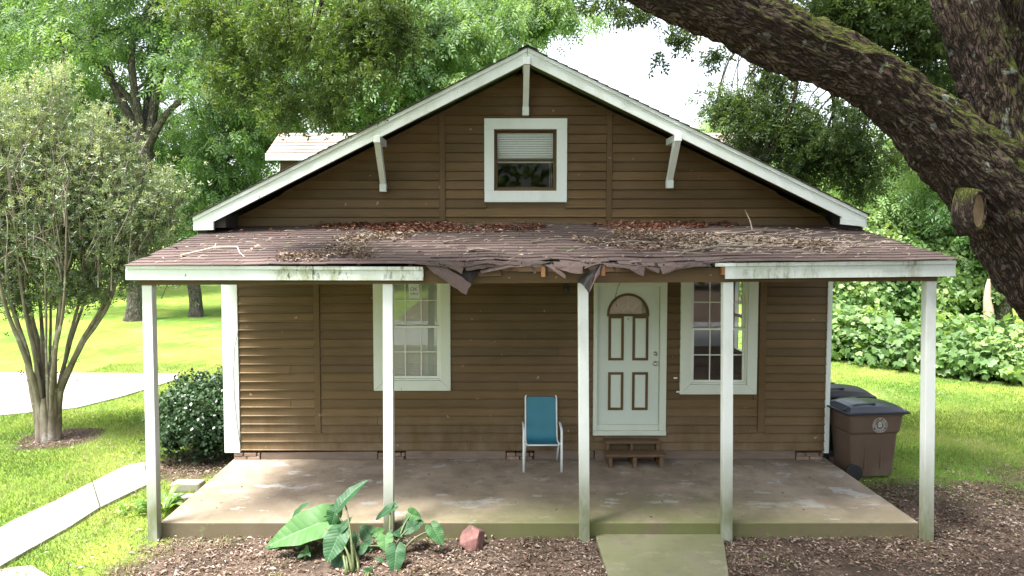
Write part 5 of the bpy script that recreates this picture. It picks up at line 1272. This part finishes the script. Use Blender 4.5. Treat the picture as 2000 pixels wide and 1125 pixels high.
# --- kudzu bank on the right (a vine-covered mass)
bank = []
for k in range(16):
    t = k/15; px = 1590+ t*520; g_ = G(px, 690+ (px-1610)*.135+8)
    bank.append((Vector((g_.x, g_.y+1.2, .25)), (1.5, 1.3, .9+.25*math.sin(k*1.7))))
for k in range(12):
    t = k/11; g_ = G(1570+t*330, 676); hh_ = 3.3-1.0*t+.4*math.sin(k*2.3)
    bank.append((Vector((g_.x, g_.y+3.0, hh_*.45)), (1.4, 1.3, hh_*.62)))
for k in range(8):
    t = k/7; g_ = G(1860+t*260, 700); bank.append((Vector((g_.x, g_.y+5.5, 1.6)), (1.8, 1.6, 2.4)))
def hull(name, blobs, mat, parent, shrink=.8):
    mb = MB()
    for c, r_ in blobs:
        n1, n2 = 10, 7; vs = []; c = Vector(c)
        for j in range(n2+1):
            ph = PI*j/n2
            for i in range(n1):
                a = 2*PI*i/n1; d = Vector((math.sin(ph)*math.cos(a), math.sin(ph)*math.sin(a), math.cos(ph)))
                k = shrink*(1+.35*mnoise.noise(d*1.5+c)); vs.append(c+Vector((d.x*r_[0]*k, d.y*r_[1]*k, d.z*r_[2]*k)))
        mb.add(vs, [(j*n1+i, (j+1)*n1+i, (j+1)*n1+(i+1) % n1, j*n1+(i+1) % n1) for j in range(n2) for i in range(n1)])
    return mb.build(name, mat, parent, smooth=True)
def shell_leaves(blobs, n, size, tmpl, tint0, out_=.12, up=.45, zmin=.03):
    N = len(blobs); area = np.array([b_[1][0]*b_[1][2] for b_ in blobs]); i = rng.choice(N, n, p=area/area.sum())
    C = np.array([tuple(b_[0]) for b_ in blobs])[i]; Rr = np.array([b_[1] for b_ in blobs])[i]
    d = rng.normal(0, 1, (n, 3)); d[:, 2] = np.abs(d[:, 2])*.9-.15; d /= np.linalg.norm(d, axis=1, keepdims=True)
    k = np.array([1+.35*mnoise.noise(Vector(q)*1.5+Vector(c))+.18*mnoise.noise(Vector(q)*5+Vector(c)) for q, c in zip(d, C)])
    p = C+d*Rr*(k*rng.uniform(.82, 1.06, n))[:, None]; keep_ = p[:, 2] > zmin; p = p[keep_]; d = d[keep_]
    nrm = d*.8+rng.normal(0, .45, p.shape)+np.array([0, -.1, up]); th = rng.normal(0, 1, p.shape)+np.array([0, 0, -.6])
    V0, F0 = tmpl; Rm = rotmats(th, nrm); s = size*rng.uniform(.35, 1.4, len(p)); V = np.einsum('nij,kj->nki', Rm, V0)*s[:, None, None]+p[:, None, :]
    kk = len(V0); Fc = (F0[None]+(np.arange(len(p))*kk)[:, None, None]).reshape(-1, 3)
    tn = np.array([mnoise.noise(Vector(q)*.8) for q in p])*.5
    t = np.clip(tint0+tn+rng.normal(0, .16, len(p)), 0, 1); return V.reshape(-1, 3), Fc, np.repeat(t, kk)
kb = bank[0][0]
KB = empty('vine_bank', (12, 20, 0), 'big mound of leafy green vines along the right lawn edge', 'vines')
hull('shade_core', bank, M['core'], KB, .66)['kind'] = 'stuff'  # dark lumps under the leaves, inner shade put into their colour
V, Fc, T = shell_leaves(bank, 46000, .17, LOB, .55); o = np_mesh('foliage', V, Fc, M['leaf_kudzu'], KB, tint=T)
# dead stub in the bank
ds = P(1925, 690, 19.0)
DS = tubes_mesh('dead_trunk', [([Vector((ds.x, 19, 0)), Vector((ds.x+.05, 19, 1.2)), P(1928, 580, 19), P(1932, 545, 19)], [.15, .13, .09, .04])], M['deadwood'], None, 8, .25, .2); tag(DS, 'pale broken dead tree trunk standing in the vine bank', 'tree')

# --- multi-stemmed shrub tree on the left
mb_ = G(95, 858); MX, MY = mb_.x, mb_.y
MT = empty('multistem_tree', (MX, MY, 0), 'bushy multi-stemmed small tree with pale lichened stems on the left lawn', 'tree')
stems = []; tips = []
for k in range(18):
    a = 2*PI*k/18*2.1+random.uniform(-.15, .15); r_ = random.uniform(.5, 1.0); sp_ = random.uniform(.5, 1.85)
    b0 = Vector((MX+.13*math.cos(a)*r_, MY+.11*math.sin(a)*r_, -.02))
    h_ = random.uniform(2.6, 4.4)
    p1 = b0+Vector((math.cos(a)*.09, math.sin(a)*.07, .8)); p2 = b0+Vector((math.cos(a)*sp_*.28, math.sin(a)*sp_*.25, 1.6)); p3 = b0+Vector((math.cos(a)*sp_*.6, math.sin(a)*sp_*.5, 2.5)); p4 = b0+Vector((math.cos(a)*sp_*.85, math.sin(a)*sp_*.75, h_+.4))
    r0 = random.uniform(.035, .07); stems.append(([b0, p1, p2, p3, p4], [r0, r0*.85, r0*.62, r0*.42, r0*.15]))
    for q in range(5):
        t = random.uniform(.35, 1); s_ = p2.lerp(p4, t); e = s_+Vector((random.uniform(-.9, .9), random.uniform(-.7, .7), random.uniform(.3, 1.1))); stems.append(([s_, s_.lerp(e, .5)+Vector((random.uniform(-.1, .1), 0, .1)), e], [r0*.28, r0*.18, r0*.06])); tips.append(e)
fl = [([Vector((MX+.12*math.cos(a), MY+.1*math.sin(a), -.05)), Vector((MX+.13*math.cos(a), MY+.12*math.sin(a), .3)), Vector((MX+.17*math.cos(a), MY+.15*math.sin(a), .75))], [.10, .07, .045]) for a in (0, .9, 1.9, 2.8, 3.6, 4.3, 4.9, 5.6)]
tubes_mesh('trunk', stems+fl, M['myrtlebark'], MT, 12, .45, .09)
def MBL(px, py, rx, ry, rz, dy=0): p = P(px, py, MY+dy); return ((p.x, p.y, p.z), (rx, ry, rz))
blm = [MBL(110, 330, 1.05, 1.0, 1.1), MBL(60, 420, 1.2, 1.1, .9), MBL(190, 400, 1.15, 1.0, .95), MBL(130, 470, 1.3, 1.1, .6), MBL(250, 460, .8, .8, .6), MBL(100, 220, .55, .55, .7), MBL(10, 300, .8, .9, .9), MBL(-30, 450, 1.0, .9, 1.0), MBL(200, 280, .5, .5, .55), MBL(300, 430, .45, .5, .35), MBL(20, 540, .8, .8, .35), MBL(270, 360, .4, .4, .5), MBL(180, 545, .6, .6, .25), MBL(70, 170, .25, .25, .5), MBL(60, 590, .9, .6, .25), MBL(98, 730, .14, .14, .22), MBL(150, 570, .8, .6, .3), MBL(240, 540, .8, .6, .35), MBL(-40, 570, .8, .8, .4), MBL(125, 150, .2, .2, .5), MBL(330, 520, .5, .5, .25), MBL(230, 330, .3, .3, .5), MBL(340, 380, .25, .3, .35), MBL(-20, 200, .5, .5, .6)]
p, tone, cc = blob_points(blm, 16500, 860, .26, .62, .9)
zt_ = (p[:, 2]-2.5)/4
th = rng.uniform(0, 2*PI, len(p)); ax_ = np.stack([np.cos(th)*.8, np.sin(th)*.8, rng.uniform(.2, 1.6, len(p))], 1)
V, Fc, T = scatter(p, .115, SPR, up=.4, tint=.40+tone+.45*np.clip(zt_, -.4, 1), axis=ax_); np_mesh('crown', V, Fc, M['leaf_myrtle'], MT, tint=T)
tw_ = []
cc = cc[cc[:, 2] > 3.0]
for k in rng.choice(len(cc), min(420, len(cc)), replace=False):
    c = Vector(cc[k]); e = c+Vector((random.uniform(-.12, .12), random.uniform(-.1, .1), random.uniform(.25, .5))); s_ = c-Vector((random.uniform(-.15, .15)+(c.x-MX)*.12, 0, random.uniform(.35, .7))); tw_.append(([s_, c, e], [.011, .008, .004]))
tubes_mesh('twigs', tw_, M['myrtlebark'], MT, 5, 0)['kind'] = 'stuff'
# --- shrubs along the left wall
def shrub(name, label, blobs, n_, size, tint0, mat):
    c = Vector(blobs[0][0]); root = empty(name, (c.x, c.y, 0), label, 'shrub', 'shrubs along the left wall')
    hull('shrub_shade_core', [(b_[0], b_[1]) for b_ in blobs], M['core'], root, .62)  # solid dark core, coloured as the shade inside the shrub
    V, Fc, T = shell_leaves(blobs, n_, size, (DIA_V*np.array([1, 1.6, 1]), DIA_F), tint0, up=.5); np_mesh('foliage', V, Fc, mat, root, tint=T)
    p, tone, _ = blob_points(blobs, n_//2, 160, .2, .6); p = p[p[:, 2] > .05]
    V, Fc, T = scatter(p, size, (DIA_V*np.array([1, 1.6, 1]), DIA_F), up=.5, tint=np.full(len(p), tint0)); np_mesh('inner_foliage', V, Fc, mat, root, tint=T)
shrub('camellia_shrub', 'glossy dark green shrub at the front left corner of the house', [((-4.78, 11.0, .62), (.62, .6, .58)), ((-4.95, 11.4, .75), (.55, .6, .5)), ((-4.55, 10.95, .42), (.4, .4, .42)), ((-4.7, 11.6, .8), (.5, .5, .45)), ((-5.15, 11.1, .4), (.35, .4, .4))], 9500, .058, .42, M['leaf_shrub'])
shrub('boxwood_shrub', 'yellow-green shrub farther back along the left wall', [((-4.75, 13.3, .65), (.55, .7, .65)), ((-4.6, 14.2, .7), (.5, .7, .7))], 4000, .06, .62, M['leaf_myrtle'])

# ================================================================== LIVE OAK
OY = 6.2
OK = empty('live_oak', (P(2190, 1000, OY).x, OY, 0), 'massive live oak with a mossy limb arching over the right side of the house', 'tree')
def op(px, py, rpx, Y=OY): p = P(px, py, Y); return p, rpx*Y/F
main = [op(2330, 1330, 180), op(2310, 1150, 150), op(2275, 950, 128), op(2205, 760, 115), op(2118, 610, 102), op(2035, 490, 96), op(1962, 395, 88), op(1892, 320, 80), op(1825, 255, 71), op(1762, 203, 65), op(1713, 165, 62), op(1650, 128, 61), op(1580, 98, 64), op(1527, 75, 67), op(1468, 45, 64), op(1398, 15, 63), op(1300, -22, 61), op(1180, -80, 56), op(1000, -190, 48)]
up1 = [op(2020, 480, 66, OY+.02), op(1985, 380, 64, OY+.05), op(1955, 290, 62, OY+.1), op(1938, 190, 58, OY+.12), op(1912, 100, 55, OY+.15), op(1888, 20, 55, OY+.2), op(1868, -80, 56, OY+.3), op(1840, -300, 45, OY+.3)]
up2 = [op(2060, 500, 60, OY+.35), op(2030, 360, 56, OY+.45), op(2008, 230, 52, OY+.5), op(1990, 110, 48, OY+.55), op(1975, 0, 46, OY+.6), op(1960, -200, 40, OY+.6)]
def oak_tube(path, nseg, dens, amp):
    pts = [p for p, r in path]; rads = [r for p, r in path]; q, rr = [], []; m_ = len(pts)
    for i in range(m_-1):
        p0, p1, p2, p3 = pts[max(i-1, 0)], pts[i], pts[i+1], pts[min(i+2, m_-1)]; k = max(3, int((p2-p1).length/dens))
        for j in range(k): t = j/k; q.append(.5*((2*p1)+(p2-p0)*t+(2*p0-5*p1+4*p2-p3)*t*t+(3*p1-p0-3*p2+p3)*t**3)); rr.append(rads[i]*(1-t)+rads[i+1]*t)
    q.append(pts[-1]); rr.append(rads[-1]); V, L, Fc = [], [], []; prev = None; s = 0
    for i, p in enumerate(q):
        t = (q[min(i+1, len(q)-1)]-q[max(i-1, 0)]).normalized()
        sx = t.cross(Vector((0, 1, 0))).normalized() if prev is None else (prev-t*prev.dot(t)).normalized()
        prev = sx; sy = t.cross(sx)
        if i: s += (q[i]-q[i-1]).length
        for k in range(nseg):
            a = 2*PI*k/nseg; ca, sa = math.cos(a), math.sin(a); r0 = rr[i]; cx_, cy_ = ca*r0, sa*r0
            big = mnoise.noise(Vector((cx_*2.2, cy_*2.2, s*1.1)))*.13*r0
            rid = abs(mnoise.noise(Vector((cx_*15, cy_*15, s*5))))*amp*1.25+abs(mnoise.noise(Vector((cx_*36, cy_*36, s*12))))*amp*.6+max(0, mnoise.noise(Vector((cx_*3.5, cy_*3.5, s*2.2)))-.15)*amp*1.2
            r = r0*.95+big+rid-amp*.8; V.append(p+(sx*ca+sy*sa)*r); L.append((cx_, cy_, s))
    for i in range(len(q)-1):
        for k in range(nseg): Fc.append((i*nseg+k, i*nseg+(k+1) % nseg, (i+1)*nseg+(k+1) % nseg, (i+1)*nseg+k))
    return V, Fc, L
for nm, path, ns in (('trunk', main, 150), ('limb', up1, 110), ('limb', up2, 90)):
    V, Fc, L = oak_tube(path, ns, .022, .05); np_mesh(nm, [tuple(v_) for v_ in V], Fc, M['oakbark'], OK, smooth=True, attr2=L)
# pruned-limb scar
kc = P(1906, 412, OY-.33)
m, n, b = newmat('weathered_cut_wood'); v = tc(n); f = noise_n(n, v, 12, 6, .7); n.links.new(mixc(n, f, (.13, .085, .045), (.30, .22, .13)), b.inputs['Base Color']); b.inputs['Roughness'].default_value = .9; bump(n, b, f, .6, .01)
ang = R(-28)
def kn(a, rx, rz, dy): x, z = rx*math.cos(a), rz*math.sin(a); return (kc.x+x, kc.y+dy+x*.35, kc.z+z)
NK = 28; V = []; rings_ = [(.0, .0, .015), (.55, .55, .012), (.80, .80, -.004), (.88, .88, -.03), (1.05, 1.04, -.055), (1.25, 1.2, -.03), (1.4, 1.3, .06), (1.5, 1.4, .2)]
for (fx, fz_, dy) in rings_:
    for k in range(NK): a = 2*PI*k/NK; w1 = 1+.1*mnoise.noise(Vector((math.cos(a)*1.5, math.sin(a)*1.5, fx))); V.append(kn(a, .068*fx*w1, .150*fz_*w1, dy))
Fc = [(i*NK+k, i*NK+(k+1) % NK, (i+1)*NK+(k+1) % NK, (i+1)*NK+k) for i in range(3) for k in range(NK)]; MB().add(V[:4*NK], Fc).build('cut_face', m, OK, smooth=True)
Fc = [(i*NK+k, i*NK+(k+1) % NK, (i+1)*NK+(k+1) % NK, (i+1)*NK+k) for i in range(4) for k in range(NK)]
np_mesh('scar_collar', [tuple(v_) for v_ in V[3*NK:]], Fc, M['oakbark'], OK, smooth=True, attr2=[tuple(Vector(v_)-kc) for v_ in V[3*NK:]])
# foliage: hanging sprays
def oakblob(px, py, Y, rx, ry, rz): p = P(px, py, Y); return ((p.x, p.y, p.z), (rx, ry, rz))
hang_l = [oakblob(470, 160, 8.2, .4, .4, .3), oakblob(560, 210, 7.9, .4, .3, .35), oakblob(380, 20, 8.4, .4, .3, .2), oakblob(600, 60, 7.6, .75, .5, .42), oakblob(700, 110, 7.4, .5, .5, .5), oakblob(520, 60, 8.0, .5, .5, .35), oakblob(420, 30, 8.2, .45, .4, .22), oakblob(720, 40, 7.4, .45, .5, .4), oakblob(650, 190, 7.6, .35, .3, .3), oakblob(440, 100, 8.4, .3, .3, .2), oakblob(770, 60, 7.2, .25, .3, .35)]
hang_r = [oakblob(1600, 260, 12.2, 1.0, .9, .65), oakblob(1480, 240, 12.4, .75, .8, .55), oakblob(1680, 320, 12.0, .6, .8, .6), oakblob(1560, 330, 12.6, .7, .6, .5), oakblob(1420, 200, 12.6, .5, .5, .3), oakblob(1500, 170, 12.6, .7, .6, .35)]
hang_t = [oakblob(1700, 30, 9.5, .8, .8, .45), oakblob(1800, 100, 9.5, .55, .7, .55), oakblob(1620, 10, 9.5, .6, .6, .3), oakblob(1840, 190, 10, .3, .5, .35), oakblob(1780, 20, 9.0, .6, .6, .4)]
hang_m = [oakblob(1320, 70, 10.5, .45, .5, .16), oakblob(1240, 20, 10.5, .4, .4, .2), oakblob(1400, 110, 10.5, .3, .4, .1), oakblob(1280, 120, 10.5, .2, .3, .15), oakblob(1180, 10, 10.8, .5, .4, .15)]
def oakleaves(blobs, n_, ncl, r_, size, mat, t0, name='crown'):
    p, tone, cc = blob_points(blobs, n_, ncl, r_, .55, 1.0)
    th = rng.uniform(0, 2*PI, len(p)); ax_ = np.stack([np.cos(th)*.8, np.sin(th)*.8, rng.normal(-.4, .5, len(p))], 1)
    V, Fc, T = scatter(p, size, SPR, up=.45, tint=t0+tone, axis=ax_); return V, Fc, T, cc
V1, F1, T1, c1 = oakleaves(hang_l, 6200, 460, .15, .10, None, .5)
np_mesh('crown', V1, F1, M['leaf_oak'], OK, tint=T1)
Vs, Fs, Ts, off = [], [], [], 0; ccs = []
for bl_, n_, ncl, r_ in ((hang_r, 6200, 420, .2), (hang_t, 4200, 300, .15), (hang_m, 520, 60, .1)):
    V1, F1, T1, c1_ = oakleaves(bl_, n_, ncl, r_, .15, None, .45); Vs.append(V1); Fs.append(F1+off); Ts.append(T1); off += len(V1); ccs.append(c1_)
np_mesh('crown', np.concatenate(Vs), np.concatenate(Fs), M['leaf_oakdark'], OK, tint=np.concatenate(Ts))
# drooping twigs into the sprays
tw_ = []
for bl_, cc_, N in ((hang_l, c1, 26), (hang_r, ccs[0], 34), (hang_t, ccs[1], 24)):
    for k in rng.choice(len(cc_), N, replace=False):
        e = Vector(cc_[k]); L = random.uniform(.7, 1.5); s_ = e+Vector((random.uniform(.1, .7), random.uniform(-.3, .3), L)); m_ = s_.lerp(e, .5)+Vector((-.12, 0, .16)); tw_.append(([s_, m_, e, e+Vector((random.uniform(-.1, .1), 0, -.2))], [.014, .010, .006, .003]))
for (a, b_) in (((690, -40), (680, 95)), ((610, -40), (590, 120)), ((1650, 170), (1575, 330)), ((1700, 190), (1640, 380)), ((1560, 180), (1500, 300)), ((1620, 190), (1600, 360)), ((1740, -60), (1690, 60)), ((1780, -60), (1770, 110)), ((1800, 40), (1800, 150))):
    Y_ = 7.5 if a[0] < 900 else (12 if a[1] > 100 else 9.4); s_, e = P(a[0], a[1]-60, Y_), P(b_[0], b_[1], Y_); m_ = s_.lerp(e, .5)+Vector((.15, 0, .05)); tw_.append(([s_, m_, e], [.035, .024, .008]))
tubes_mesh('twigs', tw_, M['oakbark'], OK, 6, .1)['kind'] = 'stuff'
# the high crown overhead that shades the front of the house
hi = []
for k in range(84):
    x = random.uniform(-4.6, 10); y = random.uniform(-6, 11.0); z = 9.2+random.uniform(0, 3)+.12*max(0, y-8)*2
    hi.append(((x, y, z), (1.6, 1.6, .8)))
hi = [h_ for h_ in hi if proj(h_[0][0], max(h_[0][1]+1.6, .5), h_[0][2]-.9)[1] < -60 or h_[0][1] < 1.5]
p, tone, cc = blob_points(hi, 24000, 1500, .5, .6)
ok_ = np.array([(q[1] < .5) or proj(q[0], q[1], q[2])[1] < -40 for q in p]); p = p[ok_]
V, Fc, T = scatter(p, .34, SPR, up=.4, tint=np.full(len(p), .45)); np_mesh('crown', V, Fc, M['leaf_oakdark'], OK, tint=T)
hb_ = []
for (x, y, z) in ((2, 5, 9.5), (0, 7, 9.3), (6, 3, 9.8), (4, 9, 9.8), (8, 8, 10), (1, 1, 10)): hb_ += branchy(P(1880, -300, OY+.3), [Vector((x, y, z))], .16)
tubes_mesh('limb', hb_, M['oakbark'], OK, 9, .15, .4)

# ================================================================== GRASS, LITTER, TWIGS
def sample_ground(n_, x0, x1, y0, y1, fn):
    x = rng.uniform(x0, x1, n_); y = rng.uniform(y0, y1, n_); r_ = rng.uniform(0, 1, n_)
    k = np.array([fn(a, b_) > c for a, b_, c in zip(x, y, r_)]); return x[k], y[k]
def on_hard(x, y):
    if -3.99 < x < 4.84 and y > 8.15: return True
    if HX0 < x < HX1 and y > 10: return True
    return in_poly(x, y, walk_poly) or in_poly(x, y, drive_poly) or in_poly(x, y, [(p_.x, p_.y) for p_ in front_walk])
def gfn(x, y):
    if on_hard(x+random.gauss(0, .045), y+random.gauss(0, .045)) and not (on_hard(x, y) and -4.1 < x < 4.9 and random.random() < .9 and 0): return 0
    if -3.99 < x < 4.84 and y > 8.14: return 0
    px, py = proj(x, y, 0)
    if not (-30 < px < 2030 and py < 1160): return 0
    return (1-bare(x, y))*(1 if y < 14 else .55) if bare(x, y) < .97 else 0
def blades(xs, ys, h, name, tbase):
    N = len(xs); a = rng.uniform(0, 2*PI, N); w_ = rng.uniform(.003, .006, N); hh_ = h*rng.uniform(.5, 1.3, N); lean = rng.normal(0, .5, (N, 2))*hh_[:, None]
    b0 = np.stack([xs-np.cos(a)*w_, ys-np.sin(a)*w_, np.zeros(N)], 1); b1_ = np.stack([xs+np.cos(a)*w_, ys+np.sin(a)*w_, np.zeros(N)], 1); tp = np.stack([xs+lean[:, 0], ys+lean[:, 1], hh_], 1)
    V = np.stack([b0, b1_, tp], 1).reshape(-1, 3); Fc = np.arange(3*N).reshape(-1, 3)
    t = np.clip(tbase+.55*np.array([mnoise.noise(Vector((x*.7, y*.7, 2))) for x, y in zip(xs, ys)])+rng.normal(0, .16, N), 0, 1)
    o = np_mesh(name, V, Fc, M['grass'], tint=np.repeat(t, 3)); tag(o, kind='stuff')
xs, ys = sample_ground(230000, -10.5, -3.0, 6.6, 19, gfn); blades(xs, ys, .05, 'lawn_grass', .5)
xs, ys = sample_ground(190000, 4.6, 13, 7.4, 19.5, gfn); blades(xs, ys, .05, 'side_lawn_grass', .5)
M['litter_red'] = leaf_mat('rusty_pine_straw', (.07, .028, .018), (.16, .065, .04), (.42, .27, .2), .1, .8, .2)
def litter(px_, py_, pz_, size, name, tb_=.5, tilt=.35, tv=.28, mt='litter'):
    N = len(px_); th = rng.uniform(0, 2*PI, N); ax_ = np.stack([np.cos(th), np.sin(th), rng.normal(0, tilt*.4, N)], 1); nr = np.stack([rng.normal(0, tilt, N), rng.normal(0, tilt, N), np.ones(N)], 1)
    V0 = DIA_V*np.array([1, .85, 2.2]); Rm = rotmats(ax_, nr); s = size*np.clip(rng.lognormal(-.35, .45, N), .25, 1.7); V = np.einsum('nij,kj->nki', Rm, V0*1.0)*(s[:, None]*np.ones((1, 3)))[:, None, :]*1.0+np.stack([px_, py_, pz_], 1)[:, None, :]
    Fc = (DIA_F[None]+(np.arange(N)*4)[:, None, None]).reshape(-1, 3); t = np.clip(rng.normal(tb_, tv, N)+.35*np.array([mnoise.noise(Vector((a*1.5, b_*1.5, 5))) for a, b_ in zip(px_, py_)]), 0, 1)
    o = np_mesh(name, V.reshape(-1, 3), Fc, M[mt], tint=np.repeat(t, 4)); tag(o, kind='stuff')
def lfn(x, y):
    px, py = proj(x, y, 0)
    if not (-30 < px < 2030 and py < 1170): return 0
    if -3.99 < x < 4.84 and y > 8.15: return 0
    if in_poly(x, y, [(p_.x, p_.y) for p_ in front_walk]): return .012
    h_ = .035 if on_hard(x, y) else 1
    n_ = .66+1.3*mnoise.noise(Vector((x*1.3, y*1.6, 11)))+.5*mnoise.noise(Vector((x*5, y*5, 2)))
    return h_*min(1, bare(x, y)**1.5*(.25+n_))*.9+.01*h_
xs, ys = sample_ground(130000, -6, 8.5, 6.4, 12.5, lfn); litter(xs, ys, rng.uniform(.004, .03, len(xs)), .047, 'leaf_litter', .5)
xs, ys = sample_ground(1500, -8.7, -6.7, 11.2, 13, lambda x, y: sm(.9, .3, math.hypot(x-MX, y-MY))); litter(xs, ys, rng.uniform(.004, .03, len(xs)), .05, 'tree_ring_litter', .6)
xs, ys = sample_ground(900, -10, -3, 6.6, 14, gfn if 'gfn' in globals() else lfn); litter(xs, ys, rng.uniform(.02, .05, len(xs)), .05, 'lawn_stray_leaves', .6)
# a few leaves blown on the slab
xs, ys = sample_ground(110, -3.9, 4.7, 8.25, 10.4, lambda x, y: 1); litter(xs, ys, np.full(len(xs), SLAB_Z+.006), .03, 'slab_leaf_scraps', .25)
xs, ys = sample_ground(260, -3.9, 4.7, 10.2, 10.44, lambda x, y: .8); litter(xs, ys, np.full(len(xs), SLAB_Z+.006), .022, 'wall_foot_scraps', .2)
gt = MB()
for k in range(900):
    x, y = random.uniform(-4.2, 7.5), random.uniform(6.5, 10.5)
    if random.random() > lfn(x, y)*1.3: continue
    a = random.uniform(0, PI); L = random.uniform(.05, .2); z0_ = random.uniform(.01, .03); gt.tube([(x, y, z0_), (x+math.cos(a)*L*.5, y+math.sin(a)*L*.5, z0_+random.uniform(0, .02)), (x+math.cos(a+.4)*L, y+math.sin(a+.4)*L, z0_)], [.0045, .0035, .002], 4, False)
tag(gt.build('ground_twigs', M['twig']), kind='stuff')
# green seedlings in the soil
xs, ys = sample_ground(2600, -5, 8, 6.5, 9.6, lambda x, y: 0 if on_hard(x, y) else (.5 if mnoise.noise(Vector((x*1.9, y*1.9, 21))) > .22 else .02)*(1.5 if x < -.8 else .6))
p = np.stack([xs, ys, rng.uniform(.01, .05, len(xs))], 1); V, Fc, T = scatter(p, .05, SPR, up=.7, tint=np.full(len(p), .6)); o = np_mesh('seedling_weeds', V, Fc, M['grass'], tint=T); tag(o, kind='stuff')
# roof litter: drifts as in the photo
def seg_d(px, py, ax, ay, bx, by, w_): # distance to a segment, y stretched because the slope is seen edge-on
    vx, vy = bx-ax, (by-ay)*4; wx, wy = px-ax, (py-ay)*4; t = max(0, min(1, (wx*vx+wy*vy)/(vx*vx+vy*vy+1e-6))); return math.hypot(wx-t*vx, wy-t*vy)/w_
def dens(px, py):
    n_ = mnoise.noise(Vector((px*.02, py*.08, 0)))
    d = 0
    for a in ((560, 505, 680, 500, 50), (680, 492, 700, 470, 45), (700, 468, 790, 462, 34), (640, 444, 860, 440, 30), (740, 452, 1040, 447, 34), (1190, 444, 1400, 440, 34), (1250, 465, 1340, 478, 75), (1330, 482, 1240, 487, 40), (1400, 470, 1600, 482, 34), (1130, 470, 1220, 480, 22)):
        d = max(d, 1-seg_d(px, py, *a)+.7*n_)
    return max(0, min(1, d*1.6)) if d > 0 else .006
N = 46000; xx = rng.uniform(PX0+.1, PX1-.1, N); vv_ = rng.uniform(.02, .985, N); rr_ = rng.uniform(0, 1, N); keep_x, keep_y, keep_z = [], [], []
for a, b_, c in zip(xx, vv_, rr_):
    s_ = surf(a, b_); px, py = proj(*s_)
    if dens(px, py) > c: keep_x.append(s_.x); keep_y.append(s_.y); keep_z.append(s_.z+.018+rng.uniform(0, .035))
kx_, ky_, kz_ = map(np.array, (keep_x, keep_y, keep_z)); n_b = ky_ > 9.7
litter(kx_[~n_b], ky_[~n_b], kz_[~n_b], .055, 'porch_roof_litter', .62, .6)
litter(kx_[n_b], ky_[n_b], kz_[n_b], .055, 'wall_side_roof_litter', .35, .6, .22, 'litter_red')
M['needle'] = weathered('thin_dry_twig', (.33, .27, .2), (.5, .44, .36), 10, .9)
nd = MB()
for k in range(560):
    x = random.uniform(PX0+.2, PX1-.3); v_ = random.uniform(.02, .9); s_ = surf(x, v_)+Vector((0, 0, .022)); a = random.uniform(-.9, .9); L = random.uniform(.04, .14)
    if k > 200: a2 = surf(max(PX0+.2, min(PX1-.3, random.gauss(3.1, .8))), min(.8, max(.1, random.gauss(.38, .12)))); s_ = a2+Vector((0, 0, .03)); L *= 1.6
    m_ = s_+Vector((math.cos(a)*L*.5, math.sin(a)*L*.5, .012+math.sin(a)*L*.09)); e = s_+Vector((math.cos(a+.5)*L, math.sin(a+.5)*L, math.sin(a+.5)*L*.2)); nd.tube([s_, m_, e], [.003, .0025, .0015], 4, False)
o = nd.build('roof_twiglets', M['needle']); tag(o, kind='stuff')
def stick(name, label, pts, r0, col='twig', forks=()):
    q = [surf(P(a, 500, PFY).x if False else a_x, v_)+Vector((0, 0, h_)) for (a_x, v_, h_) in pts]
    mb = MB().tube(q, [r0*(1-.6*i/(len(q)-1)) for i in range(len(q))], 6)
    for f_ in forks: fq = [surf(a_x, v_)+Vector((0, 0, h_)) for (a_x, v_, h_) in f_]; mb.tube(fq, [r0*.6*(1-.6*i/(len(fq)-1)) for i in range(len(fq))], 5)
    o = mb.build(name, M[col]); tag(o, label, 'stick', 'sticks fallen on the porch roof')
stick('fallen_stick', 'pale crooked stick near the left end of the porch roof', [(-3.75, .16, .03), (-3.5, .3, .05), (-3.25, .33, .04), (-3.1, .2, .03), (-2.98, .13, .02)], .012, 'needle', [[(-3.5, .3, .05), (-3.6, .42, .05)]])
stick('fallen_stick', 'long straight stick in the middle of the porch roof', [(.35, .40, .03), (.7, .43, .04), (1.1, .44, .03)], .014, 'twig')
stick('fallen_stick', 'dark stick slanting left of the middle of the porch roof', [(-.75, .40, .03), (-.5, .45, .05), (-.25, .52, .03)], .016, 'twig')
stick('fallen_stick', 'stubby bark piece lying under the gable window on the porch roof', [(-.42, .22, .03), (-.3, .23, .04), (-.15, .22, .03)], .024, 'twig')
stick('fallen_stick', 'forked branch lying near the right rake end on the porch roof', [(2.75, .62, .03), (3.1, .62, .04), (3.4, .68, .05), (3.75, .72, .04)], .018, 'twig', [[(3.35, .68, .05), (3.42, .8, .14), (3.4, .86, .26)], [(3.0, .62, .04), (2.8, .68, .04)]])
stick('fallen_stick', 'mossy thick stick at the lower edge of the right leaf drift', [(2.1, .17, .03), (2.35, .2, .05), (2.6, .26, .05), (3.0, .26, .04), (3.3, .25, .03)], .02, 'twig', [[(2.4, .2, .05), (2.3, .3, .05)]])
stick('fallen_stick', 'short curled stick beside the right fascia on the porch roof', [(3.65, .12, .03), (3.75, .2, .05), (3.92, .22, .05), (3.98, .14, .04), (3.88, .1, .03)], .013, 'twig')
stick('fallen_stick', 'thin branch at the far right slope of the porch roof', [(4.0, .45, .03), (4.3, .5, .05), (4.55, .48, .03), (4.9, .42, .03)], .013, 'twig', [[(4.3, .5, .05), (4.4, .62, .06)]])
stick('fallen_stick', 'thin stick lying inside the right leaf drift', [(1.25, .35, .03), (1.6, .38, .05), (1.9, .35, .04)], .015, 'twig')
